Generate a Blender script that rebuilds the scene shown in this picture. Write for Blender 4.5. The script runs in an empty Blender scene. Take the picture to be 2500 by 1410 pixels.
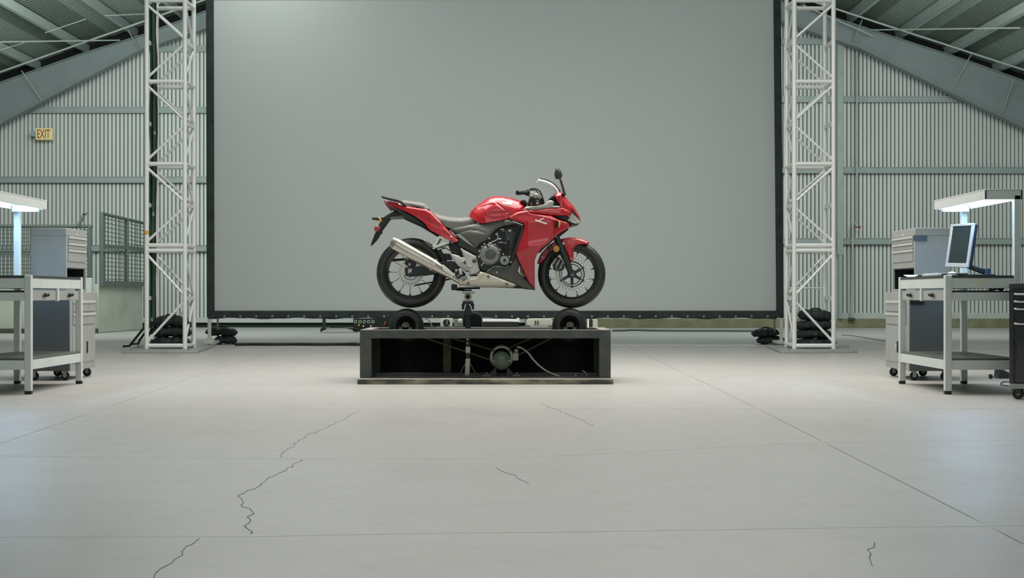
import bpy, bmesh, math, random
import numpy as np
from mathutils import Vector, Matrix
from mathutils.geometry import delaunay_2d_cdt
random.seed(7)
PI = math.pi
F, H, YH = 3600.0, 0.75, 719.0          # focal length in photo pixels, eye height, horizon row
scene = bpy.context.scene
C = scene.collection

# ------------------------------------------------------------------ camera, world, lights, exposure
cam_d = bpy.data.cameras.new('camera'); cam = bpy.data.objects.new('camera', cam_d); C.objects.link(cam)
cam.location = (0, 0, H); cam.rotation_euler = (PI/2, 0, 0)
cam_d.sensor_width = 36; cam_d.lens = 36*F/2500; cam_d.shift_y = (YH-705)/2500; cam_d.clip_end = 200
scene.camera = cam
w = bpy.data.worlds.new('hall_air'); scene.world = w; w.use_nodes = True
w.node_tree.nodes['Background'].inputs[0].default_value = (0.60, 0.72, 0.66, 1)
w.node_tree.nodes['Background'].inputs[1].default_value = 0.22
def area(name, loc, size, power, col=(1, 1, 1), target=None, rot=(0, 0, 0)):
    d = bpy.data.lights.new(name, 'AREA'); d.shape = 'RECTANGLE'; d.size, d.size_y = size
    d.energy = power; d.color = col
    o = bpy.data.objects.new(name, d); C.objects.link(o); o.location = loc
    if target: o.rotation_euler = (Vector(target)-Vector(loc)).to_track_quat('-Z', 'Y').to_euler()
    else: o.rotation_euler = rot
    return o
area('overhead_softbox', (0.2, 13.2, 5.0), (7.5, 5.0), 630, (1.0, 0.95, 0.90))
area('front_overhead_fill', (0, 4.6, 6.5), (12, 3), 60, (0.93, 1.0, 0.97))  # unseen fill added above the foreground floor
area('front_fill', (0, -3, 3.6), (9, 3), 158, (0.93, 1.0, 0.99), target=(0, 14, 1.2))  # fill added behind the camera
area('screen_fill', (-0.4, 15.4, 7.4), (12.0, 1.6), 215, (0.97, 1.0, 0.985), target=(-0.4, 22, 1.2))  # added wash, evens out the brightness of the canvas
area('screen_corner_lamp', (-3.6, 20.0, 6.2), (0.6, 0.6), 32, (0.97, 1.0, 0.96), target=(-4.2, 22, 4.6))
area('rear_fill', (0, 27.5, 6.9), (11, 4), 300, (0.90, 1.0, 0.96))  # added overhead fill, brightens the floor and wall behind the screen
area('left_wall_fill', (-7.0, 25.0, 5.4), (5, 2), 430, (0.92, 1.0, 0.97), target=(-9, 34, 3.0))  # unseen fill, added to brighten the left of the rear wall
area('right_wall_fill', (7.5, 25.0, 5.4), (5, 2), 310, (0.92, 1.0, 0.97), target=(9, 34, 2.8))  # matching unseen fill added for the right of the rear wall
for sx_ in (-1, 1):
    o_ = area('side_floor_lamp', (sx_*3.1, 6.1, 3.0), (1.6, 1.8), 17 if sx_ < 0 else 12, (0.66, 0.86, 1.0)); o_.data.spread = math.radians(120)
vs = scene.view_settings
scene.display_settings.display_device = 'sRGB'
vs.view_transform = 'Standard'; vs.look = 'None'; vs.exposure = 0.0; vs.gamma = 1.0; vs.use_curve_mapping = False

# ------------------------------------------------------------------ helpers
def P(px, py, Y):
    """the point at depth Y that the photograph shows at (px, py)"""
    return ((px-1250.0)*Y/F, Y, H+(YH-py)*Y/F)
def lin(c):
    return tuple(((v/255)/12.92 if v/255 <= .04045 else ((v/255+.055)/1.055)**2.4) for v in c)+(1.0,)
_m = {}
def mat(name, col, rough=.5, metal=0.0, coat=0.0, noise=0.0, nscale=8.0, bump=0.0, bscale=40.0, dirt=None, dirt_amt=.5,
        emit=None, estr=1.0, alpha=None, trans=0.0, stretch=(1, 1, 1), spec=.5, flake=0.0):
    if name in _m: return _m[name]
    m = bpy.data.materials.new(name); m.use_nodes = True; nt = m.node_tree; N = nt.nodes; L = nt.links
    b = N['Principled BSDF']; c = lin(col)
    b.inputs['Base Color'].default_value = c; b.inputs['Roughness'].default_value = rough
    b.inputs['Metallic'].default_value = metal; b.inputs['Coat Weight'].default_value = coat
    b.inputs['Coat Roughness'].default_value = .04; b.inputs['Specular IOR Level'].default_value = spec
    b.inputs['Transmission Weight'].default_value = trans
    tc = N.new('ShaderNodeTexCoord'); mp = N.new('ShaderNodeMapping'); mp.inputs['Scale'].default_value = stretch
    L.new(tc.outputs['Object'], mp.inputs['Vector'])
    nz = N.new('ShaderNodeTexNoise'); nz.inputs['Scale'].default_value = nscale; nz.inputs['Detail'].default_value = 5
    L.new(mp.outputs[0], nz.inputs['Vector'])
    if noise > 0 or dirt:
        mx = N.new('ShaderNodeMixRGB'); d = lin(dirt) if dirt else tuple(v*(1-noise*1.6) for v in c[:3])+(1,)
        mx.inputs[1].default_value = c; mx.inputs[2].default_value = d
        r = N.new('ShaderNodeMapRange'); r.inputs[1].default_value = .42; r.inputs[2].default_value = .68
        r.inputs[4].default_value = dirt_amt if dirt else 1.0
        L.new(nz.outputs[0], r.inputs[0]); L.new(r.outputs[0], mx.inputs[0]); L.new(mx.outputs[0], b.inputs['Base Color'])
    rr = N.new('ShaderNodeMapRange'); rr.inputs[1].default_value = .3; rr.inputs[2].default_value = .7
    rr.inputs[3].default_value = max(0.02, rough-.05); rr.inputs[4].default_value = min(1, rough+.06)
    L.new(nz.outputs[0], rr.inputs[0]); L.new(rr.outputs[0], b.inputs['Roughness'])
    if bump > 0:
        n2 = N.new('ShaderNodeTexNoise'); n2.inputs['Scale'].default_value = bscale; n2.inputs['Detail'].default_value = 4
        L.new(mp.outputs[0], n2.inputs['Vector'])
        bp = N.new('ShaderNodeBump'); bp.inputs['Strength'].default_value = bump; bp.inputs['Distance'].default_value = .01
        L.new(n2.outputs[0], bp.inputs['Height']); L.new(bp.outputs[0], b.inputs['Normal'])
    if emit:
        b.inputs['Emission Color'].default_value = lin(emit); b.inputs['Emission Strength'].default_value = estr
    if alpha is not None: b.inputs['Alpha'].default_value = alpha
    _m[name] = m; return m

class MB:
    def __init__(s): s.v = []; s.f = []
    def add(s, vs, fs):
        n = len(s.v); s.v += [tuple(v) for v in vs]; s.f += [tuple(i+n for i in f) for f in fs]; return s
    def box(s, x0, x1, y0, y1, z0, z1):
        return s.add([(x0,y0,z0),(x1,y0,z0),(x1,y1,z0),(x0,y1,z0),(x0,y0,z1),(x1,y0,z1),(x1,y1,z1),(x0,y1,z1)],
                     [(0,3,2,1),(4,5,6,7),(0,1,5,4),(1,2,6,5),(2,3,7,6),(3,0,4,7)])
    def prism(s, poly, off):
        """poly: list of 3D points, extruded by off"""
        n = len(poly); o = Vector(off)
        return s.add([Vector(p) for p in poly]+[Vector(p)+o for p in poly],
                     [tuple(range(n))[::-1], tuple(range(n, 2*n))]+[(i, (i+1) % n, n+(i+1) % n, n+i) for i in range(n)])
    def bar(s, p0, p1, w, h, up=(0, 0, 1)):
        p0 = Vector(p0); p1 = Vector(p1); d = (p1-p0).normalized(); a = d.cross(Vector(up))
        if a.length < 1e-4: a = d.cross(Vector((0, 1, 0)))
        a.normalize(); b = a.cross(d).normalized(); a *= w/2; b *= h/2
        v = [p0-a-b, p0+a-b, p0+a+b, p0-a+b, p1-a-b, p1+a-b, p1+a+b, p1-a+b]
        return s.add(v, [(0,1,2,3),(7,6,5,4),(0,4,5,1),(1,5,6,2),(2,6,7,3),(3,7,4,0)])
    def tube(s, path, r, n=10, cap=True, sy=1.0):
        path = [Vector(p) for p in path]; k = len(path)
        rs = r if isinstance(r, (list, tuple)) else [r]*k
        base = len(s.v); prev = None
        for i, p in enumerate(path):
            d = (path[min(i+1, k-1)]-path[max(i-1, 0)]).normalized()
            if prev is None:
                a = d.cross(Vector((0, 1, 0)));
                if a.length < .05: a = d.cross(Vector((0, 0, 1)))
            else: a = prev-d*prev.dot(d)
            a.normalize(); prev = a.copy(); b = d.cross(a)
            for j in range(n):
                t = 2*PI*j/n; q = (a*math.cos(t)+b*math.sin(t))*rs[i]
                s.v.append((p.x+q.x, p.y+q.y*sy, p.z+q.z))
        for i in range(k-1):
            for j in range(n):
                j2 = (j+1) % n
                s.f.append((base+i*n+j, base+i*n+j2, base+(i+1)*n+j2, base+(i+1)*n+j))
        if cap:
            s.f.append(tuple(base+j for j in range(n))[::-1]); s.f.append(tuple(base+(k-1)*n+j for j in range(n)))
        return s
    def lathe(s, c, prof, n=48, axis='y', a0=0, a1=2*PI, closed=False):
        """prof: list of (r, t) around the axis through c; t runs along it"""
        full = abs(a1-a0-2*PI) < 1e-6; m = n if full else n+1; k = len(prof); base = len(s.v)
        for i in range(m):
            a = a0+(a1-a0)*i/n; ca, sa = math.cos(a), math.sin(a)
            for r, t in prof:
                if axis == 'y': s.v.append((c[0]+r*ca, c[1]+t, c[2]+r*sa))
                elif axis == 'z': s.v.append((c[0]+r*ca, c[1]+r*sa, c[2]+t))
                else: s.v.append((c[0]+t, c[1]+r*ca, c[2]+r*sa))
        kk = k if closed else k-1
        for i in range(n if full else n):
            i2 = (i+1) % m
            for j in range(kk):
                j2 = (j+1) % k
                s.f.append((base+i*k+j, base+i*k+j2, base+i2*k+j2, base+i2*k+j))
        if closed and not full:
            s.f.append(tuple(base+j for j in range(k))); s.f.append(tuple(base+(m-1)*k+j for j in range(k))[::-1])
        return s
    def ball(s, c, r, n=10, m=7, sc=(1, 1, 1)):
        base = len(s.v)
        for i in range(m+1):
            p = PI*i/m
            for j in range(n):
                t = 2*PI*j/n
                s.v.append((c[0]+r*sc[0]*math.sin(p)*math.cos(t), c[1]+r*sc[1]*math.sin(p)*math.sin(t), c[2]+r*sc[2]*math.cos(p)))
        for i in range(m):
            for j in range(n):
                s.f.append((base+i*n+j, base+i*n+(j+1) % n, base+(i+1)*n+(j+1) % n, base+(i+1)*n+j))
        return s

def root_loc(o):
    while o.parent: o = o.parent
    return Vector(o.location)
def obj(name, mb, m, parent=None, smooth=None, bevel=0, seg=2, label=None, kind=None, flip=False, fix=True, base=None):
    """link ONE mesh object; mb is in world coordinates. parent: a thing or a part"""
    me = bpy.data.meshes.new(name)
    off = root_loc(parent) if parent is not None else Vector(base if base else (0, 0, 0))
    me.from_pydata([tuple(Vector(v)-off) for v in mb.v], [], mb.f); me.validate()
    if fix:
        bm = bmesh.new(); bm.from_mesh(me); bmesh.ops.remove_doubles(bm, verts=bm.verts, dist=1e-6)
        bmesh.ops.recalc_face_normals(bm, faces=bm.faces); bm.to_mesh(me); bm.free()
    if smooth is not None:
        me.shade_smooth()
        me.set_sharp_from_angle(angle=math.radians(smooth))
    for mm in (m if isinstance(m, list) else [m]): me.materials.append(mm)
    o = bpy.data.objects.new(name, me); C.objects.link(o)
    if parent is not None: o.parent = parent
    else: o.location = off
    if bevel:
        b = o.modifiers.new('bevel', 'BEVEL'); b.width = bevel; b.segments = seg; b.limit_method = 'ANGLE'; b.angle_limit = math.radians(40)
        b.harden_normals = False
        if smooth is None: me.shade_smooth(); me.set_sharp_from_angle(angle=math.radians(30))
    if label: o['label'] = label
    if kind: o['kind'] = kind
    return o
def thing(name, label, cat, loc=(0, 0, 0), group=None):
    o = bpy.data.objects.new(name, None); C.objects.link(o); o.location = loc; o.empty_display_size = .1
    o['label'] = label; o['category'] = cat
    if group: o['group'] = group
    return o
def tag(o, label, cat, group=None):
    o['label'] = label; o['category'] = cat
    if group: o['group'] = group
    return o
def holder(name, loc=(0, 0, 0), parent=None, kind=None):
    o = bpy.data.objects.new(name, None); C.objects.link(o)
    if kind: o['kind'] = kind
    if parent is not None: o.parent = parent
    else: o.location = loc
    return o
def chaikin(p, k=1, closed=True):
    for _ in range(k):
        q = []; n = len(p)
        for i in range(n if closed else n-1):
            a, b = p[i], p[(i+1) % n]
            q += [(a[0]*.75+b[0]*.25, a[1]*.75+b[1]*.25), (a[0]*.25+b[0]*.75, a[1]*.25+b[1]*.75)]
        p = q
    return p
def resamp(p, step, closed=True):
    q = []; n = len(p)
    for i in range(n if closed else n-1):
        a, b = p[i], p[(i+1) % n]; d = math.dist(a, b); m = max(1, int(round(d/step)))
        for j in range(m): q.append((a[0]+(b[0]-a[0])*j/m, a[1]+(b[1]-a[1])*j/m))
    if not closed: q.append(p[-1])
    return q
def seg_dist(pts, line, closed=True):
    pts = np.asarray(pts, float); L = np.asarray(line, float); n = len(L); best = np.full(len(pts), 1e9)
    for i in range(n if closed else n-1):
        a, b = L[i], L[(i+1) % n]; ab = b-a; t = np.clip(((pts-a)@ab)/max(ab@ab, 1e-9), 0, 1)
        d = np.linalg.norm(pts-(a+t[:, None]*ab), axis=1); best = np.minimum(best, d)
    return best
def tri(poly, step):
    b = resamp(poly, step); xs = [p[0] for p in b]; ys = [p[1] for p in b]
    g = []; y = min(ys)+step/2; r = 0
    while y < max(ys):
        x = min(xs)+(step/2 if r % 2 else 0)
        while x < max(xs): g.append((x, y)); x += step
        y += step*.87; r += 1
    g = np.array(g) if g else np.zeros((0, 2)); inside = np.zeros(len(g), bool)
    n = len(b)
    for i in range(n):
        x0, y0 = b[i]; x1, y1 = b[(i+1) % n]
        if y0 == y1: continue
        c = ((g[:, 1] > y0) != (g[:, 1] > y1)) & (g[:, 0] < (x1-x0)*(g[:, 1]-y0)/(y1-y0)+x0); inside ^= c
    g = g[inside]
    if len(g): g = g[seg_dist(g, b) > step*.45]
    vs = [Vector(p) for p in b]+[Vector(p) for p in g.tolist()]
    out = delaunay_2d_cdt(vs, [], [list(range(n))], 1, 1e-5)
    V = [(v.x, v.y) for v in out[0]]
    return V, [tuple(f) for f in out[2]]
# ------------------------------------------------------------------ setting: floor
M_conc = mat('floor_concrete', (178, 176, 171), rough=.42, noise=.0, nscale=.9, dirt=(160, 161, 156), dirt_amt=.5, bump=.05, bscale=25)
nt = M_conc.node_tree; N = nt.nodes; L = nt.links
_b = N['Principled BSDF']; _mx = [n for n in N if n.type == 'MIX_RGB'][0]
_t = [n for n in N if n.type == 'TEX_COORD'][0]
for sc, amt, dk in ((6.0, .10, (146, 147, 142)), (42.0, .10, (146, 146, 140))):       # smaller stains and fine speckle
    nz = N.new('ShaderNodeTexNoise'); nz.inputs['Scale'].default_value = sc; nz.inputs['Detail'].default_value = 6; nz.inputs['Distortion'].default_value = .6
    mr = N.new('ShaderNodeMapRange'); mr.inputs[1].default_value = .5; mr.inputs[2].default_value = .75; mr.inputs[4].default_value = amt*3
    m2 = N.new('ShaderNodeMixRGB'); m2.inputs[2].default_value = lin(dk)
    L.new(_t.outputs['Object'], nz.inputs['Vector']); L.new(nz.outputs[0], mr.inputs[0]); L.new(mr.outputs[0], m2.inputs[0])
    L.new(_mx.outputs[0], m2.inputs[1]); L.new(m2.outputs[0], _b.inputs['Base Color']); _mx = m2
M_joint = mat('joint_filler', (138, 138, 130), rough=.9)
M_crack = mat('crack_dust', (118, 120, 113), rough=.95)
mb = MB().box(-14.6, 14.6, -4, 34.3, -.2, -.003)
floor = obj('floor', mb, M_joint, kind='structure')
def xcut(i, Y):
    if i == 0: return float(np.interp(Y, [0, 7.4, 10.3, 14.2, 20.9, 34], [-2.45, -2.58, -2.72, -2.96, -3.08, -3.2]))
    if i == 1: return float(np.interp(Y, [0, 4.44, 9.74, 24.6, 34], [1.50, 1.54, 1.62, 1.71, 1.76]))
    return xcut(1, Y)+4.3*(i-1) if i > 1 else xcut(0, Y)+4.3*i
rows = [lambda x: -4.0, lambda x: -.2, lambda x: 2.2,
        lambda x: float(np.interp(x, [-5, -.95, 1.6, 3], [4.50, 4.57, 4.79, 4.9])),
        lambda x: float(np.interp(x, [-5, -2.4, -.95, 0, 1.58, 5], [6.95, 6.87, 6.73, 6.77, 7.5, 7.8])),
        lambda x: 9.7, lambda x: 13.9, lambda x: 18.6, lambda x: 23.4, lambda x: 28.6, lambda x: 34.2]
g = .0026
for j in range(len(rows)-1):
    for i in range(-3, 5):
        # slab outline between four cut lines, sampled so that the joints wander a little
        pts = []; K = 14
        ym = (rows[j](0)+rows[j+1](0))/2
        xa = lambda y: max(-14.5, xcut(i-1, y)) if i > -3 else -14.5
        xb = lambda y: min(14.5, xcut(i, y)) if i < 4 else 14.5
        def wob(t): return .006*math.sin(t*5.1)+.004*math.sin(t*13.7)
        for k in range(K+1):
            x = xa(rows[j](xa(ym)))+(xb(rows[j](xb(ym)))-xa(rows[j](xa(ym))))*k/K; pts.append((x, rows[j](x)+wob(x+j)+g))
        for k in range(1, K):
            t = k/K; x0 = xb(ym); y = rows[j](x0)+(rows[j+1](x0)-rows[j](x0))*t; pts.append((xb(y)-g, y))
        for k in range(K+1):
            x = xb(rows[j+1](xb(ym)))+(xa(rows[j+1](xa(ym)))-xb(rows[j+1](xb(ym))))*k/K; pts.append((x, rows[j+1](x)+wob(x+j+1)-g))
        for k in range(1, K):
            t = 1-k/K; x0 = xa(ym); y = rows[j](x0)+(rows[j+1](x0)-rows[j](x0))*t; pts.append((xa(y)+g, y))
        obj('slab', MB().prism([(p[0], p[1], -.05) for p in pts], (0, 0, .05)), M_conc, floor)
def ground(px, py): Y = F*H/(py-YH); return ((px-1250)*Y/F, Y)
def crack(pp, w=.0028, jit=.012):
    q = [ground(*p) for p in pp]; q = resamp(q, .06, False)
    q = [(x+random.uniform(-1, 1)*jit, y+random.uniform(-1, 1)*jit*1.5) for x, y in q]
    mb = MB()
    for i in range(len(q)-1):
        a, b = Vector((*q[i], 0)), Vector((*q[i+1], 0)); n = (b-a).cross(Vector((0, 0, 1))).normalized()*w*random.uniform(.25, .6)
        z = .0012
        mb.add([a-n+Vector((0,0,z)), b-n+Vector((0,0,z)), b+n+Vector((0,0,z)), a+n+Vector((0,0,z)), a-n*1.4, b-n*1.4, b+n*1.4, a+n*1.4],
               [(0,1,2,3),(0,4,5,1),(3,2,6,7),(0,3,7,4),(1,5,6,2)])
    obj('crack', mb, M_crack, floor)
crack([(876,1003),(840,1022),(800,1042),(760,1058),(728,1074),(712,1092),(690,1108),(684,1118)])
crack([(738,1121),(700,1146),(668,1160),(640,1180),(606,1198),(584,1212),(582,1222),(600,1236),(616,1254),(604,1270),(601,1284),(612,1304)], w=.0034)
crack([(486,1314),(462,1335),(430,1365),(400,1388),(370,1410)], w=.0024)
crack([(1320,984),(1370,1004),(1420,1024),(1450,1040)], w=.0024)
crack([(1215,1142),(1260,1162),(1290,1182)], w=.0025)
crack([(2145,1325),(2120,1352),(2140,1385)], w=.0024)

# ------------------------------------------------------------------ setting: walls
M_corr = mat('corrugated_steel', (204, 209, 205), rough=.5, noise=.06, nscale=1.2, stretch=(1, 1, .15))
M_girt = mat('girt_paint', (150, 162, 158), rough=.5, noise=.05, nscale=3)
M_dsteel = mat('rafter_paint', (120, 132, 132), rough=.5, noise=.06, nscale=2)
M_purl = mat('purlin_galvanised', (158, 170, 165), rough=.5, noise=.05, nscale=4)
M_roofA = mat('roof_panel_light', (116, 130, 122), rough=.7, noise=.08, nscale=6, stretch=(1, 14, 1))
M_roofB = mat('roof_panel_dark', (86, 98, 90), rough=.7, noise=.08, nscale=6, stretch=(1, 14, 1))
M_white = mat('sill_white', (190, 196, 190), rough=.6, noise=.05)
M_olive = mat('sill_olive', (122, 120, 88), rough=.8, noise=.25, nscale=3, dirt=(150, 148, 124), dirt_amt=.6)
YW = 34.0
ztop = lambda x: 9.66-.345*abs(x)
wall = holder('wall_back', (0, YW, 0), kind='structure')
def corr(x0, x1, z0, ztf, pitch=.0921):
    mb = MB(); x = x0; top = []; prof = []
    while x < x1:
        for dx, dy in ((0, 0), (pitch-.030, 0), (pitch-.026, .11), (pitch-.005, .11), (pitch, 0)): prof.append((x+dx, YW+dy))
        x += pitch
    n = len(prof)
    mb.v = [(p[0], p[1], z0) for p in prof]+[(p[0], p[1], ztf(p[0])) for p in prof]
    mb.f = [(i, i+1, n+i+1, n+i) for i in range(n-1)]
    return mb
pc = .0921
for n0, n1, z0 in ((-158, -86, .2), (-86, 4, .2), (4, 83, .32), (83, 158, .32)):
    obj('corrugated_sheet', corr(n0*pc, n1*pc-.001, z0, ztop, pc), M_corr, wall, fix=False)
def gz(py, Y=33.9): return H+(YH-py)*Y/F
def gx(px, Y=33.9): return (px-1250)*Y/F
for py, a, b in ((605, -14.4, .4), (438, -14.4, .4), (268, -11.2, .4), (119, -8.6, .4)):
    z = gz(py); obj('girt', MB().box(a, b, YW-.12, YW-.005, z-.062, z+.062).box(a, b, YW-.14, YW-.11, z-.075, z-.055).box(a, b, YW-.14, YW-.11, z+.055, z+.068), M_girt, wall)
for py, a, b in ((588, .5, 14.4), (415, .5, 14.4), (242, .5, 10.4), (101, .5, 7.5)):
    z = gz(py); obj('girt', MB().box(a, b, YW-.12, YW-.005, z-.06, z+.06).box(a, b, YW-.14, YW-.11, z-.075, z-.055).box(a, b, YW-.14, YW-.11, z+.055, z+.068), M_girt, wall)
obj('wall_column', MB().box(gx(2040), gx(2054), YW-.3, YW-.13, gz(620), 6.9), M_girt, wall)
obj('wall_column', MB().box(gx(2044), gx(2052), YW-.3, YW-.15, .2, gz(618)).box(gx(2041), gx(2054), YW-.31, YW-.14, gz(622), gz(612)), M_girt, wall)
obj('sill', MB().box(-14.5, .3, YW-.12, YW+.05, .11, .22), M_white, wall)
obj('sill', MB().box(-14.5, .3, YW-.02, YW+.05, 0, .11), mat('sill_dark_base', (40, 50, 46), rough=.9), wall)  # dark strip below the white sill
obj('sill', MB().box(.3, 14.5, YW-.09, YW+.05, .2, .33), M_white, wall)
obj('kerb', MB().box(.3, 14.5, YW-.2, YW+.05, 0, .2), M_olive, wall, bevel=.01)
for sd, nm in ((-1, 'wall_left'), (1, 'wall_right')):
    mb = MB(); n = 0; y = 14.0; pr = []
    while y < 34.2:
        for dy, dx in ((0, 0), (.12, 0), (.15, .04), (.27, .04)): pr.append((sd*(14.5+dx), y+dy))
        y += .3
    n = len(pr); mb.v = [(a, b, 0) for a, b in pr]+[(a, b, ztop(14.5)+.2) for a, b in pr]; mb.f = [(i, i+1, n+i+1, n+i) for i in range(n-1)]
    obj(nm, mb, M_corr, kind='structure', fix=False)

# ------------------------------------------------------------------ setting: roof
roof = holder('ceiling', (0, 24, 9), kind='structure')
zp = ztop
PX = [(75, 175), (190, 137), (310, 95)]
step = 1.115
xs0 = (75-1250)*33.3/F
Y0R = 20.0
purl = [xs0+step*k for k in range(-3, 10)]
for sd in (-1, 1):
    sh = 0 if sd < 0 else .21
    px_ = [sd*(abs(x)-0)+sh*sd for x in purl]
    for i, x in enumerate(px_):
        if abs(x) > 14.4 or abs(x) < .3: continue
        z = zp(x)
        obj('purlin', MB().box(x-.035, x+.035, Y0R, YW, z+.0, z+.2).box(x-.035, x+.06, Y0R, YW, z-.012, z+.006).box(x-.06, x+.035, Y0R, YW, z+.19, z+.2), M_purl, roof)
    # ribbed roof sheets, laid between the purlins
    for i in range(len(px_)-1):
        xa, xb = px_[i], px_[i+1]
        if abs(xa) > 14.6 and abs(xb) > 14.6: continue
        for half in (0, 1):
            x0 = xa+(xb-xa)*half/2; x1 = xa+(xb-xa)*(half+1)/2
            mb = MB(); pr = []; y = Y0R
            while y < YW+.1:
                for dy, dz in ((0, 0), (.09, 0), (.10, .012), (.15, .012)): pr.append((y+dy, dz+.215))
                y += .16
            n = len(pr)
            mb.v = [(x0, a, zp(x0)+b) for a, b in pr]+[(x1, a, zp(x1)+b) for a, b in pr]
            mb.f = [(k, k+1, n+k+1, n+k) for k in range(n-1)]
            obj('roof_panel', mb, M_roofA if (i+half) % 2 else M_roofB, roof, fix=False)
def pfx(l, Y): return [P(a, b, Y) for a, b in l]
for sd, lo, up in ((-1, [(-290, 470), (0, 304), (101, 250), (351, 119), (503, 70), (800, -40), (1240, -190)], [(-290, 304), (0, 203), (208, 130), (351, 86), (503, 28), (800, -72), (1240, -222)]),
                   (1, [(2790, 480), (2500, 313), (2327, 231), (2100, 119), (2056, 103), (1919, 57), (1700, -22), (1260, -185)], [(2790, 299), (2500, 199), (2357, 148), (2133, 76), (1940, 14), (1700, -62), (1260, -215)])):
    Y = 33.35
    L_ = pfx(lo, Y); U_ = pfx(up, Y)
    rf = obj('rafter', MB().prism(L_+U_[::-1], (0, .03, 0)), M_dsteel, roof)
    for ln, nm in ((L_, 'flange'), (U_, 'flange')):
        mb = MB()
        for a, b in zip(ln[:-1], ln[1:]): mb.bar((a[0], Y+.015, a[2]), (b[0], Y+.015, b[2]), .26 if ln is L_ else .2, .02)
        obj(nm, mb, M_dsteel, rf)
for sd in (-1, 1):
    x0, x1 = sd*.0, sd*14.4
    obj('eave_shade_strip', MB().prism([(x0, YW-.09, zp(x0)-.16), (x1, YW-.09, zp(x1)-.16), (x1, YW-.09, zp(x1)+.21), (x0, YW-.09, zp(x0)+.21)], (0, .04, 0)), mat('eave_shade_black', (14, 20, 18), rough=.95), roof)  # black sheet stands in for the shaded upper wall
# flange braces, sloping strut and rods
M_rod = mat('rod_galvanised', (165, 176, 170), rough=.45, noise=.05)
for a, b in (((52, 172), (102, 248)), ((312, 72), (340, 124)), ((2105, 48), (2082, 104)), ((2374, 128), (2326, 214)), ((2474, 192), (2448, 276))):
    obj('brace', MB().bar(P(*a, 33.0), P(*b, 33.30), .018, .018), M_girt, roof)
for a, b, r in (((-60, 197), (505, -3), .022), ((1900, -24), (2560, 190), .022)):
    obj('tie_rod', MB().tube([P(*a, 32.6), P(*b, 32.6)], r, 8), M_rod, roof, smooth=40)

def on_roof(px, py):
    # where the sight line meets the plane just under the purlins
    Y = min(33.0, (9.60-.75)/((YH-py)/F+.345*abs(px-1250)/F)); return P(px, py, Y)
for a, b, r in (((-60, 103), (292, 98), .016), ((256, 38), (352, 34), .014), ((2126, 73), (2490, 68), .016), ((1960, 12), (2132, 88), .016), ((110, 80), (210, 46), .010), ((0, 122), (60, 104), .010)):
    obj('tie_rod', MB().tube([on_roof(*a), on_roof(*b)], r, 8), M_rod, roof, smooth=40)

# pipes on the right wall
pp = thing('wall_conduit', 'thin grey pipe running down the right corrugated wall with a jog at mid height', 'pipe', (gx(2092), YW-.2, .4))
M_pipe = mat('pipe_paint', (164, 172, 166), rough=.4, noise=.05)
obj('pipe', MB().tube([P(2092, 122, 33.75), P(2093, 545, 33.75)], .024, 10), M_pipe, pp, smooth=50)
obj('pipe', MB().tube([P(2093, 544, 33.75), P(2083, 544, 33.75), P(2082, 556, 33.75), P(2079, 776, 33.75)], .026, 10), M_pipe, pp, smooth=50)
obj('valve', MB().tube([P(2088, 554, 33.7), P(2099, 554, 33.7)], .02, 8).ball(P(2099, 554, 33.7), .03), mat('valve_red', (140, 80, 70), rough=.5), pp, smooth=50, label='small reddish valve')
obj('clamp', MB().tube([P(2071, 779, 33.7), P(2087, 779, 33.7)], .035, 8), mat('clamp_dark', (60, 66, 60), rough=.6), pp, smooth=50)

# exit sign
ex = thing('exit_sign', 'small cream EXIT sign with red letters high on the left corrugated wall', 'sign', P(108, 342, 33.7))
x0, _, z1 = P(88, 313, 33.7); x1, _, z0 = P(128, 341, 33.7)
obj('sign_box', MB().box(x0, x1, 33.66, 33.80, z0, z1), mat('sign_cream', (212, 206, 150), rough=.5, emit=(212, 204, 140), estr=.15), ex, bevel=.01)
obj('bracket', MB().box(x0-.12, x0, 33.7, 33.9, z0+.08, z1-.08), M_girt, ex, bevel=.008)
f = bpy.data.curves.new('letters', 'FONT'); f.body = 'EXIT'; f.size = .3; f.extrude = .004; f.align_x = 'CENTER'; f.align_y = 'CENTER'; f.offset = .002
fo = bpy.data.objects.new('letters', f); C.objects.link(fo); fo.data.materials.append(mat('sign_red', (176, 62, 30), rough=.5))
dg = bpy.context.evaluated_depsgraph_get(); dg.update()
me = bpy.data.meshes.new_from_object(fo.evaluated_get(dg)); bpy.data.objects.remove(fo)
xsz = [v.co.x for v in me.vertices]; ysz = [v.co.y for v in me.vertices]
sx = (x1-x0)*.78/(max(xsz)-min(xsz)); sy = (z1-z0)*.74/(max(ysz)-min(ysz)); cy = (max(ysz)+min(ysz))/2; cx = (max(xsz)+min(xsz))/2
for v in me.vertices: v.co = Vector(((x0+x1)/2+(v.co.x-cx)*sx, 33.655-v.co.z, (z0+z1)/2+(v.co.y-cy)*sy))-Vector(ex.location)
me.name = 'letters'; o = bpy.data.objects.new('letters', me); C.objects.link(o); o.parent = ex; o['label'] = 'red letters EXIT'
if not me.materials: me.materials.append(_m['sign_red'])

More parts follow.
